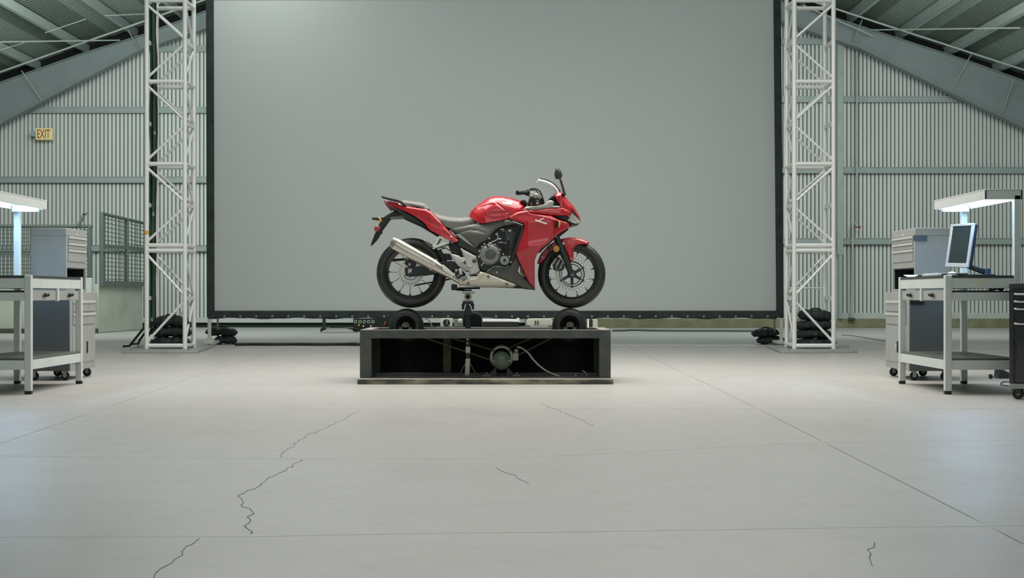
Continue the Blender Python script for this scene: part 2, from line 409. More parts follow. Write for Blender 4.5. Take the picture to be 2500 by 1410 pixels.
# loading dock at the left with mesh guard rails
M_dockc = mat('dock_concrete', (172, 178, 164), rough=.8, noise=.12, nscale=1.5, bump=.1, bscale=12)
dk = thing('loading_dock', 'raised pale concrete loading platform along the left of the rear wall', 'platform', (-9.5, 30, 0))
A = P(232, 815, 28.8); XD = -8.08; XE = -7.86
poly = [(-14.3, 28.8), (XD, 28.8), (XE, 31.4), (-14.3, 31.4)]
obj('concrete_block', MB().prism([(a, b, 0) for a, b in poly], (0, 0, .95)), M_dockc, dk, bevel=.02)
obj('kerb', MB().box(-14.3, XD, 28.68, 28.8, 0, .09), mat('kerb_dark', (70, 74, 62), rough=.9, noise=.2), dk)
obj('switch_box', MB().box(*sorted((P(208, 0, 28.4)[0], P(226, 0, 28.4)[0])), 28.3, 28.5, H+(YH-714)*28.4/F, H+(YH-678)*28.4/F), M_white, dk, bevel=.008)
M_mesh = mat('rail_steel', (92, 104, 98), rough=.6, metal=.2, noise=.1)
rl = thing('guard_rail', 'dark steel wire mesh guard rail standing on the side edge of the loading platform', 'railing', (-8, 30, .95))
def railpanel(root, p0, p1, zt0, zt1, zb, nx, nz, posts, mid=None):
    p0 = Vector(p0); p1 = Vector(p1)
    at = lambda t, z: Vector((p0.x+(p1.x-p0.x)*t, p0.y+(p1.y-p0.y)*t, z))
    zt = lambda t: zt0+(zt1-zt0)*t
    mb = MB()
    for i in range(1, nx): mb.bar(at(i/nx, zb), at(i/nx, zt(i/nx)), .014, .014, (0, 1, 0))
    for k in range(1, nz): mb.bar(at(0, zb+(zt0-zb)*k/nz), at(1, zb+(zt1-zb)*k/nz), .014, .014)
    obj('wire_mesh', mb, M_mesh, root, kind='stuff')
    obj('top_rail', MB().tube([at(0, zt0), at(1, zt1)], .032, 8), M_mesh, root, smooth=50)
    obj('bottom_rail', MB().bar(at(0, zb), at(1, zb), .05, .1), M_mesh, root)
    if mid: obj('mid_rail', MB().bar(at(0, mid), at(1, mid), .03, .07), M_mesh, root)
    for t in posts: obj('post', MB().tube([at(t, zb-.06), at(t, zt(t)+.02)], .038, 8), M_mesh, root, smooth=50)
railpanel(rl, (XD+.05, 28.85, 0), (XE+.08, 31.4, 0), H+199*28.8/F, H+173*31.4/F, H+28*28.8/F, 14, 16, (0, .55, 1), mid=H+120*28.8/F)
rl2 = thing('guard_rail', 'low dark steel wire mesh guard rail along the front edge of the loading platform', 'railing', (-10, 28.9, .95))
railpanel(rl2, (-12.5, 28.9, 0), (-8.22, 28.9, 0), H+167*28.9/F, H+167*28.9/F, H+36*28.9/F, 56, 14, (.0, .33, .66, .985), mid=H+100*28.9/F)
obj('brace', MB().bar(P(190, 553, 28.85), P(206, 522, 28.85), .05, .05).bar(P(203, 523, 28.85), P(216, 520, 28.85), .05, .04), M_mesh, rl2)
# ------------------------------------------------------------------ projection screen
M_canvas = mat('screen_canvas', (173, 181, 178), rough=.55, noise=.0)
M_black = mat('frame_fabric', (38, 48, 47), rough=.8, noise=.2, nscale=6, bump=.15, bscale=30)
M_alu = mat('aluminium', (196, 200, 194), rough=.36, metal=.35, noise=.04, nscale=12)
M_alud = mat('aluminium_dull', (160, 166, 162), rough=.5, metal=.3, noise=.08)
YS = 21.8
sc_ = thing('projection_screen', 'huge pale grey projection screen in a black fabric frame behind the motorcycle', 'screen', (P(1208, 0, YS)[0], YS, 0))
T = [P(522, -3, YS), P(1888, -3, YS), P(1895, 758, YS), P(524, 758, YS)]
# slightly bowed canvas as a grid
mb = MB(); n, m = 24, 14
for j in range(m+1):
    for i in range(n+1):
        u, v = i/n, j/m
        a = Vector(T[0]).lerp(Vector(T[1]), u); b = Vector(T[3]).lerp(Vector(T[2]), u); p = a.lerp(b, v)
        mb.v.append((p.x, YS+.03*math.sin(PI*u)*math.sin(PI*v), p.z))
mb.f = [(j*(n+1)+i, j*(n+1)+i+1, (j+1)*(n+1)+i+1, (j+1)*(n+1)+i) for j in range(m) for i in range(n)]
cv = obj('canvas', mb, M_canvas, sc_)
so = cv.modifiers.new('thickness', 'SOLIDIFY'); so.thickness = .008
O = [P(504, -24, YS), P(1905, -24, YS), P(1912.5, 775, YS), P(506, 775, YS)]
for i, (a, b) in enumerate(((0, 1), (1, 2), (2, 3), (3, 0))):
    q = [O[a], O[b], T[b], T[a]]
    obj('frame_bar', MB().prism([(p[0], YS-.05, p[2]) for p in q], (0, .11, 0)), M_black, sc_, bevel=.012)
M_grom = mat('grommet_steel', (170, 176, 170), rough=.3, metal=.7)
gx0 = 548
while gx0 < 1900:
    p = P(gx0, 771.5, YS-.05); obj('grommet', MB().lathe(p, [(.004, -.006), (.012, -.008), (.016, 0)], 8), M_grom, sc_, smooth=50); gx0 += 39
# legs: white end posts, dark mid leg, thin stays
obj('leg', MB().bar(P(511.5, 770, YS), P(511.5, 844, YS), .05, .05).box(P(500,0,21.6)[0], P(523,0,21.6)[0], 21.5, 22.0, .03, .075), M_alu, sc_, bevel=.006, label='white square leg on its left end')
obj('leg', MB().bar(P(1907.5, 770, YS), P(1907.5, 844, YS), .05, .05).box(P(1897,0,21.6)[0], P(1917,0,21.6)[0], 21.5, 22.0, .03, .075), M_alu, sc_, bevel=.006, label='white square leg on its right end')
obj('stay', MB().bar(P(531.5, 772, YS), P(531.5, 818, 22.3), .03, .02), M_alud, sc_)
obj('stay', MB().bar(P(1891, 772, YS), P(1891, 822, 22.3), .03, .02), M_alud, sc_)
YB = 23.6
obj('rear_leg', MB().box(P(787, 0, 31.4)[0], P(794.5, 0, 31.4)[0], 31.4, 31.46, 0, .9).box(P(787, 0, 31.4)[0], P(794.5, 0, 31.4)[0], YS+.08, 31.46, .78, .84), mat('leg_black', (26, 32, 30), rough=.6), sc_, label='black rear strut')
obj('skirt_hem', MB().tube([P(x, 774.5+1.4*math.sin(x*.041)+.8*math.sin(x*.11), YS-.03) for x in range(510, 1910, 14)], .014, 6), M_black, sc_, smooth=60)

# ------------------------------------------------------------------ truss towers
M_truss = mat('truss_white', (226, 229, 225), rough=.34, metal=.1, noise=.03, nscale=10)
YT = 19.56; YT2 = 20.1
def tower(sd, label):
    if sd < 0: xa, xb = P(358, 0, YT)[0], P(451.5, 0, YT)[0]       # outer, inner front legs
    else: xa, xb = P(2035, 0, YT)[0], P(1939.5, 0, YT)[0]
    t = thing('truss_tower', label, 'truss', ((xa+xb)/2, (YT+YT2)/2, 0))
    Y = (YT, YT2); zt = 5.5; zb = .035
    for x in (xa, xb):
        for y in Y:
            obj('leg', MB().tube([(x, y, zb), (x, y, zt)], .031, 12), M_truss, t, smooth=50)
    lev = [.075, 1.335, 1.405, 2.484, 3.575, 4.65]
    for z in lev:
        for y in Y:
            obj('crossbar', MB().tube([(xa, y, z), (xb, y, z)], .029, 10), M_truss, t, smooth=50)
        for x in (xa, xb):
            obj('crossbar', MB().tube([(x, Y[0], z), (x, Y[1], z)], .027, 10), M_truss, t, smooth=50)
    bays = [(.10, 1.31), (1.43, 2.46), (2.51, 3.55), (3.60, 4.62), (4.68, 5.5)]
    for k, (z0, z1) in enumerate(bays):
        zm = (z0+z1)/2
        if sd > 0 and k == 0: obj('crossbar', MB().tube([(xa, Y[1], .84), (xb, Y[1], .84)], .012, 8), M_truss, t, smooth=50)
        for y in Y:
            obj('diagonal', MB().tube([(xa, y, z0+.02), (xb, y, zm-.03)], .018, 8), M_truss, t, smooth=50)
            obj('diagonal', MB().tube([(xa, y, z1-.02), (xb, y, zm+.03)], .018, 8), M_truss, t, smooth=50)
        obj('diagonal', MB().tube([(xb, Y[1], zm-.02), (xb, Y[0], z0+.02)], .016, 8), M_truss, t, smooth=50)
        obj('diagonal', MB().tube([(xb, Y[1], zm+.02), (xb, Y[0], z1-.02)], .016, 8), M_truss, t, smooth=50)
        obj('rung', MB().bar((xa, Y[0], zm), (xa, Y[1], zm), .03, .055), M_truss, t)
        if k < 4: obj('rung', MB().bar((xb, Y[0], zm-.005), (xb, Y[1], zm), .03, .05), M_truss, t)
    def fl(px, py):
        yy = F*H/(py-YH); return ((px-1250)*yy/F, yy)
    q = [(297, 862), (482, 862), (521, 847), (340, 847)] if sd < 0 else [(1905, 862), (2093, 861), (2070, 847), (1869, 847)]
    q = [fl(*p) for p in q]
    bp = obj('base_plate', MB().prism([(a, b, 0) for a, b in q], (0, 0, .034)), M_alud, t, bevel=.005, label='flat grey base plate')
    for s_ in (.12, .88):
        a = Vector((*q[0], .034)).lerp(Vector((*q[1], .034)), s_); obj('bolt', MB().lathe((a.x, a.y+.06, a.z), [(0, .02), (.02, .02), (.02, 0)], 8, 'z'), M_grom, bp)
    return t
tl = tower(-1, 'tall white aluminium truss tower left of the big screen with dark straps inside')
if True:
    obj('tape', MB().lathe((P(358, 0, YT)[0], YT, H+(YH-567)*YT/F-.03), [(.033, 0), (.033, .05)], 12, 'z'), mat('tape_orange', (214, 160, 96), rough=.6), tl, smooth=60, label='ring of orange tape')
tr = tower(1, 'tall white aluminium truss tower right of the big screen')
# hanging strap bundle inside the left tower
M_strap = mat('strap_dark', (38, 52, 44), rough=.85, noise=.25, nscale=20)
M_strapg = mat('strap_green', (52, 84, 62), rough=.8, noise=.2, nscale=20)
cb = thing('strap_bundle', 'dark green and black straps hanging down inside the left truss tower to the floor', 'straps', P(370, 840, 19.9))
random.seed(3)
for k in range(6):
    x = 366+k*2.5; pts = [P(x+random.uniform(-1.5, 1.5)+(2 if 100 < y < 400 else 0), y, 19.75+.04*(k % 3)) for y in range(-40, 830, 60)]
    obj('strap', MB().tube(pts, .013+.006*(k % 2), 6), M_strap if k % 3 else M_strapg, cb, smooth=60)
for a in ((368, 780, 300, 853), (372, 800, 352, 836), (366, 795, 322, 847)):
    Y1 = F*H/(a[3]-YH)
    obj('strap', MB().tube([P(a[0], a[1], 19.8), P((a[0]+a[2])/2-4, (a[1]+a[3])/2+10, 19.9), (P(a[2]+16, 0, Y1)[0], Y1, .05), (P(a[2], 0, Y1)[0], Y1, .045)], .016, 6), M_strap, cb, smooth=60)
for k, (x, y) in enumerate(((377, 320), (374, 518), (373, 420), (371, 775))):
    obj('buckle', MB().bar(P(x, y, 19.65), P(x+1, y+9, 19.65), .03, .02), M_grom, cb)

# ------------------------------------------------------------------ sandbags
M_bag = mat('sandbag_cloth', (30, 38, 38), rough=.72, noise=.25, nscale=9, bump=.5, bscale=18)
def sandbag(cx, cy, cz, lx, ly, lz, rot, label, group=None, seed=0, tilt=0, loc=None):
    """a filled pillow: pinched at its ends, with a stitched waist and handle"""
    rnd = random.Random(seed); n, m = 28, 14; mb = MB(); ca, sa = math.cos(rot), math.sin(rot)
    ph = [rnd.uniform(0, 6) for _ in range(6)]
    for i in range(n+1):
        u = -1+2*i/n
        wz = (1-abs(u)**4.5)**.55*(.84+.16*min(1, abs(u)*2.6)) if abs(u) < 1 else 0
        wy = .42+.58*(1-abs(u)**3) if abs(u) < 1 else .4
        wz = max(wz, .06)
        for j in range(m):
            a = 2*PI*j/m; sq = lambda v: math.copysign(abs(v)**.75, v)
            y = sq(math.cos(a))*ly/2*wy; z = sq(math.sin(a))*lz/2*wz
            b = .05*math.sin(u*9+ph[0]+math.cos(a)*2)+.04*math.sin(u*17+ph[1]+a)
            y *= 1+b; z *= 1+b*1.6
            z -= lz*.10*u*u
            x = u*lx/2*(1+.03*math.sin(a*2+ph[2])); z += x*math.tan(tilt)
            mb.v.append((cx+x*ca-y*sa, cy+x*sa+y*ca, cz+z))
    for i in range(n):
        for j in range(m): mb.f.append((i*m+j, i*m+(j+1) % m, (i+1)*m+(j+1) % m, (i+1)*m+j))
    mb.f.append(tuple(range(m))[::-1]); mb.f.append(tuple(n*m+j for j in range(m)))
    mz = min(v[2] for v in mb.v)
    t = thing('sandbag', label, 'sandbag', (cx, cy, mz), group)
    obj('bag', mb, M_bag, t, smooth=80)
    hx = lx*.16
    obj('handle', MB().tube([(cx-hx*ca, cy-hx*sa-ly*.1, cz+lz*.40), (cx-hx*.6*ca, cy-ly*.12, cz+lz*.56), (cx+hx*.6*ca, cy-ly*.12, cz+lz*.56), (cx+hx*ca, cy+hx*sa-ly*.1, cz+lz*.40)], .012, 6), mat('bag_strap', (20, 25, 25), rough=.8), t, smooth=60)
    return t
xL = P(418, 0, 19.85)[0]
zz = .036
for k, (dx, lx, ly, lz, dy) in enumerate(((0, .52, .36, .15, 0), (-.0, .54, .36, .15, .02), (.01, .50, .34, .15, -.01))):
    sandbag(xL+dx, 19.83+dy, zz+lz/2+.006, lx, ly, lz, .08*(k-1), ('black sandbag at the bottom of the pile inside the left truss tower', 'black sandbag in the middle of the pile inside the left truss tower', 'black sandbag on top of the pile inside the left truss tower')[k], 'sandbags inside the left tower', k); zz += lz*.93
xR = P(1986, 0, 19.85)[0]
zz = .036
for k, (dx, lx, ly, lz) in enumerate(((.02, .56, .36, .13), (-.01, .50, .34, .13), (.0, .52, .34, .13), (.02, .46, .33, .15))):
    sandbag(xR+dx, 19.84, zz+lz/2+.006, lx, ly, lz, .07*(1-k), ('flattest black sandbag at the bottom of the pile inside the right truss tower', 'black sandbag second from the bottom inside the right truss tower', 'black sandbag second from the top inside the right truss tower', 'plump black sandbag on top of the pile inside the right truss tower')[k], 'sandbags inside the right tower', 10+k, tilt=(.0, .0, .02, -.06)[k]); zz += lz*.93
sandbag(P(538, 0, 21.9)[0], 22.3, .07, .34, .40, .13, .15, 'black sandbag lying under another beside the left foot of the big screen', 'sandbags at the feet of the screen', 21)
sandbag(P(528, 0, 21.9)[0], 22.3, .195, .47, .34, .13, -.05, 'black sandbag on top of another beside the left foot of the big screen', 'sandbags at the feet of the screen', 22, tilt=-.04)
sandbag(P(1896, 0, 21.9)[0], 22.35, .065, .44, .36, .12, .1, 'black sandbag lying under another beside the right foot of the big screen', 'sandbags at the feet of the screen', 23)
sandbag(P(1880, 0, 21.9)[0], 22.3, .18, .42, .32, .13, -.1, 'black sandbag on top of another beside the right foot of the big screen', 'sandbags at the feet of the screen', 24, tilt=.04)

# ------------------------------------------------------------------ cables on the floor
M_cable = mat('cable_black', (22, 28, 26), rough=.6)
M_cabg = mat('cable_grey', (84, 92, 86), rough=.6)
def cable(pp, r, m, label, jit=.0, z=None):
    q = []
    for px, py in pp:
        x, y = ground(px, py); q.append((x+random.uniform(-jit, jit), y+random.uniform(-jit, jit)))
    q = chaikin(q, 2, False)
    return tag(obj('cable', MB().tube([(a, b, r) for a, b in q], r, 6), m, smooth=60, base=(q[0][0], q[0][1], 0)), label, 'cable')
cable([(560, 844.5), (600, 843), (660, 843.6), (720, 843), (780, 843.8), (830, 843), (880, 844), (960, 844)], .022, M_cable, 'thick black cable lying across the floor from the left sandbags to the test stand')
cable([(556, 842), (620, 841.2), (680, 842.6), (760, 840.2), (820, 841.6), (850, 839), (884, 838)], .011, M_strapg, 'thin dark green cable beside the thick black one left of the test stand', jit=.03)
cable([(1480, 808.5), (1520, 808.6), (1545, 806.5), (1590, 808.7), (1700, 808.9), (1800, 809.3), (1920, 810)], .018, M_cabg, 'thin grey cable on the floor along the wall right of the test stand')
cable([(2040, 817), (2080, 819), (2120, 826), (2150, 831), (2172, 834)], .006, M_cabg, 'thin grey cable running from the right tower to the tool cabinet')
cable([(2430, 918), (2440, 916), (2470, 914), (2484, 924), (2470, 934), (2448, 932), (2440, 940), (2466, 944), (2480, 946)], .005, M_cabg, 'thin looped cable on the floor left of the black cabinet', z=0)
cable([(0, 905), (6, 900), (20, 893)], .005, M_cabg, 'short piece of thin cable on the floor behind the left workbench')

# ------------------------------------------------------------------ gear on the floor between screen and stand
M_blk = mat('gear_black', (20, 24, 23), rough=.55, noise=.2)
M_blk2 = mat('gear_charcoal', (44, 52, 50), rough=.6, noise=.15)
M_gw = mat('gear_offwhite', (168, 174, 158), rough=.55, noise=.06)
YG = 19.6
def pb(a, b, c, d, Y, dep):
    p = P(a, d, Y); q = P(c, b, Y); return MB().box(p[0], q[0], Y, Y+dep, max(p[2], 0), q[2])
Yc = 30.0
cbx = thing('distribution_box', 'black power distribution box with sockets and coloured plugs left of the rear roller', 'box', (P(905, 0, Yc)[0], Yc, 0))
obj('housing', MB().box(P(862, 0, Yc)[0], P(951, 0, Yc)[0], Yc, Yc+.35, 0, H+(YH-777)*Yc/F), M_blk, cbx, bevel=.008)
for k, x in enumerate((868, 879, 889.5, 900, 910.5)):
    p = P(x, 785, Yc); obj('socket', MB().lathe(p, [(.017, -.012), (.031, -.014), (.037, 0)], 14), mat('socket_ring', (150, 164, 150), rough=.4), cbx, smooth=50)
for x, y, c in ((876.5, 792.5, (196, 190, 60)), (887.5, 795, (200, 200, 70)), (939, 791, (190, 40, 50)), (941, 786, (90, 140, 70)), (906, 795, (170, 190, 175))):
    p = P(x, y, Yc-.01); obj('plug', MB().tube([(p[0], p[1], p[2]), (p[0], p[1]-.05, p[2]-.005)], .018, 8), mat('plug_%d' % c[0], c, rough=.5), cbx, smooth=50)
Yb_ = 29.2
bg = thing('cable_bag', 'flat black cloth bag lying on the floor left of the power distribution box', 'bag', (P(822, 0, Yb_)[0], Yb_, 0))
mb = MB(); n = 26
prof = [(783, 803, .4), (790, 800, 1.5), (800, 798, 2), (815, 796.5, 2), (830, 796, 2), (838, 797.5, 2), (850, 798.5, 2), (860, 800, 1.5), (872, 803, .6)]
for i, (x, yt, ww) in enumerate(prof):
    cx_, _, zt_ = P(x, yt, Yb_); zt_ = max(zt_, .03)+.0
    zb_ = H+(YH-811)*Yb_/F; 
    for j in range(10):
        a = 2*PI*j/10; mb.v.append((cx_, Yb_+math.cos(a)*.10*ww, (zt_+.11)/2+math.sin(a)*(zt_-.11)/2))
for i in range(len(prof)-1):
    for j in range(10): mb.f.append((i*10+j, i*10+(j+1) % 10, (i+1)*10+(j+1) % 10, (i+1)*10+j))
mb.f.append(tuple(range(10))[::-1]); mb.f.append(tuple((len(prof)-1)*10+j for j in range(10)))
zmin = min(v[2] for v in mb.v); mb.v = [(a, b, (c-zmin)*1.0+.002) for a, b, c in mb.v]
# stretch down to the floor so that the bag is as tall as it shows
mx_ = max(v[2] for v in mb.v); tgt = H+(YH-796)*Yb_/F; mb.v = [(a, b, c*tgt/mx_) for a, b, c in mb.v]
obj('bag', mb, mat('bag_black', (14, 18, 17), rough=.8, bump=.4, bscale=14), bg, smooth=80)
# boxes behind the stand, standing on a long low black case
Yk = 15.2
cs = tag(obj('flight_case', MB().box(P(1062, 0, Yk)[0], P(1352, 0, Yk)[0], Yk+.02, Yk+.5, 0, H+(YH-798)*Yk/F), M_blk, bevel=.01, base=(-.1, Yk+.25, 0)), 'long low black equipment case behind the roller test stand', 'case')
ctop = H+(YH-798)*Yk/F
def kb(a, b, c, d, dep=.16, y=0): return MB().box(P(a, 0, Yk+.05)[0], P(c, 0, Yk+.05)[0], Yk+.05+y, Yk+.05+y+dep, ctop, ctop+(d-b)*(Yk)/F)
sbx = thing('socket_box', 'pale grey power socket box with a round black socket behind the stand', 'box', (P(1090, 0, Yk)[0], Yk+.1, ctop))
obj('housing', kb(1075, 777, 1104.5, 798), M_gw, sbx, bevel=.005)
p = P(1090, 787, Yk+.04)
obj('socket', MB().lathe(p, [(.0, .0), (.024, 0), (.030, -.008), (.036, .004)], 18), M_blk, sbx, smooth=50)
obj('plug', MB().tube([(p[0]+.01, p[1]-.01, p[2]+.03), (p[0]+.005, p[1]-.04, p[2]-.02)], .012, 8), M_blk2, sbx, smooth=50)
tr_ = thing('transformer_box', 'grey green transformer box with a pale domed cap beside the socket box', 'box', (P(1118, 0, Yk)[0], Yk+.1, ctop))
obj('housing', kb(1108, 777, 1130, 796), mat('box_greygreen', (92, 104, 94), rough=.6), tr_, bevel=.005)
obj('cap', MB().ball(P(1123, 783, Yk+.05), .026, 12, 8, (1, .5, 1)), M_gw, tr_, smooth=60)
tb_ = thing('fluorescent_tube', 'white fluorescent tube fitting lying on the black case behind the stand', 'lamp', (P(1220, 0, Yk)[0], Yk+.1, ctop))
zt_ = H+(YH-782)*(Yk+.1)/F
obj('batten', MB().box(P(1172, 0, Yk+.1)[0], P(1262, 0, Yk+.1)[0], Yk+.06, Yk+.12, zt_-.014, zt_+.012), mat('batten_white', (214, 220, 214), rough=.4), tb_, bevel=.004)
obj('end_cap', MB().prism([P(1256, 785, Yk+.05), P(1268, 785, Yk+.05), P(1268, 776, Yk+.05), P(1262, 776, Yk+.05)], (0, .08, 0)), mat('batten_white', (0, 0, 0)), tb_)
obj('case_rest', MB().box(P(1172, 0, Yk+.1)[0], P(1266, 0, Yk+.1)[0], Yk+.05, Yk+.14, ctop, zt_-.014), M_blk, tb_)
ps = thing('power_strip', 'off white power strip with four small round sockets behind the front roller', 'power strip', (P(1317, 0, Yk)[0], Yk+.1, ctop))
p0 = P(1285, 794, Yk+.06); p1 = P(1350, 777.5, Yk+.06)
pl = [(p0[0]+.012, p0[2]), (p0[0], p0[2]+.012), (p0[0], p1[2]-.02), (p0[0]+.02, p1[2]), (p1[0]-.02, p1[2]), (p1[0], p1[2]-.02), (p1[0], p0[2]+.012), (p1[0]-.012, p0[2])]
obj('housing', MB().prism([(a, Yk+.05, b) for a, b in pl], (0, .1, 0)), M_gw, ps, bevel=.004)
obj('foot', MB().box(p0[0]+.04, p1[0]-.05, Yk+.05, Yk+.15, ctop, p0[2]), M_gw, ps)
for x, y, c in ((1307.3, 784.3, (40, 60, 80)), (1313.4, 784.3, (110, 40, 60)), (1307.3, 789.3, (40, 60, 80)), (1313.4, 789.3, (110, 40, 60))):
    q = P(x, y, Yk+.045); obj('socket', MB().lathe(q, [(0, -.004), (.008, -.004), (.009, 0), (.009, .01)], 10), mat('dot_%d' % c[0], c, rough=.5), ps)
Y_ = 15.8
st = thing('white_post', 'short white upright post with a black fitting behind the front roller', 'post', (P(1436, 0, Y_)[0], Y_, 0))
obj('post', MB().box(P(1434, 0, Y_)[0], P(1438, 0, Y_)[0], Y_, Y_+.03, 0, H+(YH-778)*Y_/F), mat('batten_white', (0, 0, 0)), st)
obj('fitting', MB().box(P(1438.5, 0, Y_)[0], P(1447, 0, Y_)[0], Y_, Y_+.05, 0, H+(YH-779)*Y_/F), M_blk, st, bevel=.004)
obj('side_box', MB().box(P(1447, 0, Y_)[0], P(1459, 0, Y_)[0], Y_, Y_+.12, 0, H+(YH-779)*Y_/F), M_gw, st, bevel=.004)

# ------------------------------------------------------------------ workbenches
M_bench = mat('bench_paint', (204, 210, 206), rough=.38, noise=.04, nscale=6)
M_draw = mat('drawer_paint', (158, 162, 158), rough=.45, noise=.04)
M_top = mat('bench_mat', (58, 68, 64), rough=.5, noise=.15)
M_shelf = mat('shelf_board', (92, 98, 92), rough=.45, noise=.15, nscale=5)
M_foot = mat('rubber', (30, 36, 36), rough=.7)
M_led = mat('led_tube', (225, 240, 255), rough=.4, emit=(176, 216, 255), estr=32)
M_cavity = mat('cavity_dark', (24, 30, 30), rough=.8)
YA, YBk = 11.10, 12.45
def bench(sg, x0, label):
    X = lambda u: sg*(x0+u); D = .57
    t = thing('workbench', label, 'workbench', (X(D/2), (YA+YBk)/2, 0))
    def bx(u0, u1, y0, y1, z0, z1): a, b = sorted((X(u0), X(u1))); return MB().box(a, b, y0, y1, z0, z1)
    zt = .897; w_ = .05
    for (u, y, zl) in ((0, YA, zt), (0, YBk-w_, zt), (D-w_, YA, 1.50), (D-w_, YBk-w_, 1.50)):
        lg = obj('leg', bx(u, u+w_, y, y+w_, .025, zl), M_bench, t, bevel=.004)
        obj('foot', bx(u+.002, u+w_-.002, y+.002, y+w_-.002, 0, .028), M_foot, lg)
    obj('tabletop', bx(.004, D-.004-w_, YA+.004, YBk-.004, zt-.022, zt-.001), M_top, t, label='dark mat on top')
    for y in (YA+.006, YBk-.03): obj('apron', bx(w_, D-w_, y, y+.024, zt-.098, zt-.010), M_bench, t, bevel=.003)
    for u in (.006, D-w_+.01): obj('apron', bx(u, u+.024, YA+w_, YBk-w_, zt-.098, zt-.010), M_bench, t, bevel=.003)
    # middle tray rail with its black top
    for y in (YA+.006, YBk-.03): obj('tray_rail', bx(w_, D-w_, y, y+.02, .706, .768), M_bench, t, bevel=.003)
    obj('tray_board', bx(.03, D-.03, YA+.03, YBk-.03, .768, .78), M_blk2, t)
    ym = (YA+YBk)/2
    obj('divider', bx(.0, .025, ym-.02, ym+.02, .70, zt-.09), M_bench, t)
    for y0, y1 in ((YA+w_+.012, ym-.03), (ym+.03, YBk-w_-.03)):
        d = obj('drawer', bx(.012, .40, y0, y1, .705, .783), M_draw, t, bevel=.004)
        yc = (y0+y1)/2; xx = X(.012); o_ = -sg
        h_ = MB()
        for s_ in (-1, 1):
            h_.tube([(xx+o_*.004, yc+s_*.006, .745), (xx+o_*.022, yc+s_*.045, .752)], [.006, .011], 8)
            h_.tube([(xx+o_*.004, yc+s_*.012, .735), (xx+o_*.02, yc+s_*.05, .742)], [.004, .005], 6)
        h_.ball((xx+o_*.01, yc, .745), .011)
        obj('handle', h_, M_foot, d, smooth=60, label='dark butterfly handle')
    # lower shelf
    obj('shelf', bx(.01, D-.01, YA+.01, YBk-.01, .252, .272), M_shelf, t)
    for y in (YA+.004, YBk-.03): obj('shelf_rail', bx(w_, D-w_, y, y+.026, .185, .256), M_bench, t, bevel=.003)
    for u in (.004, D-.03): obj('shelf_rail', bx(u, u+.026, YA+w_, YBk-w_, .185, .256), M_bench, t, bevel=.003)
    # lamp canopy on the rear uprights
    zc = 1.545
    c = obj('lamp_canopy', bx(.30, .58, YA-.0, YBk, zc-.012, zc), M_bench, t, bevel=.002)
    for a in ((.30, .312, YA, YBk), (.568, .58, YA, YBk), (.30, .58, YA, YA+.012), (.30, .58, YBk-.012, YBk)):
        obj('canopy_rim', bx(a[0], a[1], a[2], a[3], zc-.078, zc-.006), M_bench, c, bevel=.002)
    obj('led_strip', bx(.40, .46, YA+.06, YBk-.08, zc-.05, zc-.035), M_led, c)
    obj('led_strip', bx(.35, .375, YA+.06, YBk-.08, zc-.05, zc-.035), M_led, c)
    obj('support_arm', bx(.34, .56, YBk-.12, YBk-.08, zc-.10, zc-.05), M_bench, t)
    obj('support_arm', bx(.34, .56, YA+.08, YA+.12, zc-.06, zc-.05), M_bench, t)
    return t
rb = bench(1, 3.262, 'grey steel workbench with a lit canopy and a computer monitor on it')
bench(-1, 3.622, 'grey steel workbench with a lit canopy and an empty dark top left of the motorcycle')

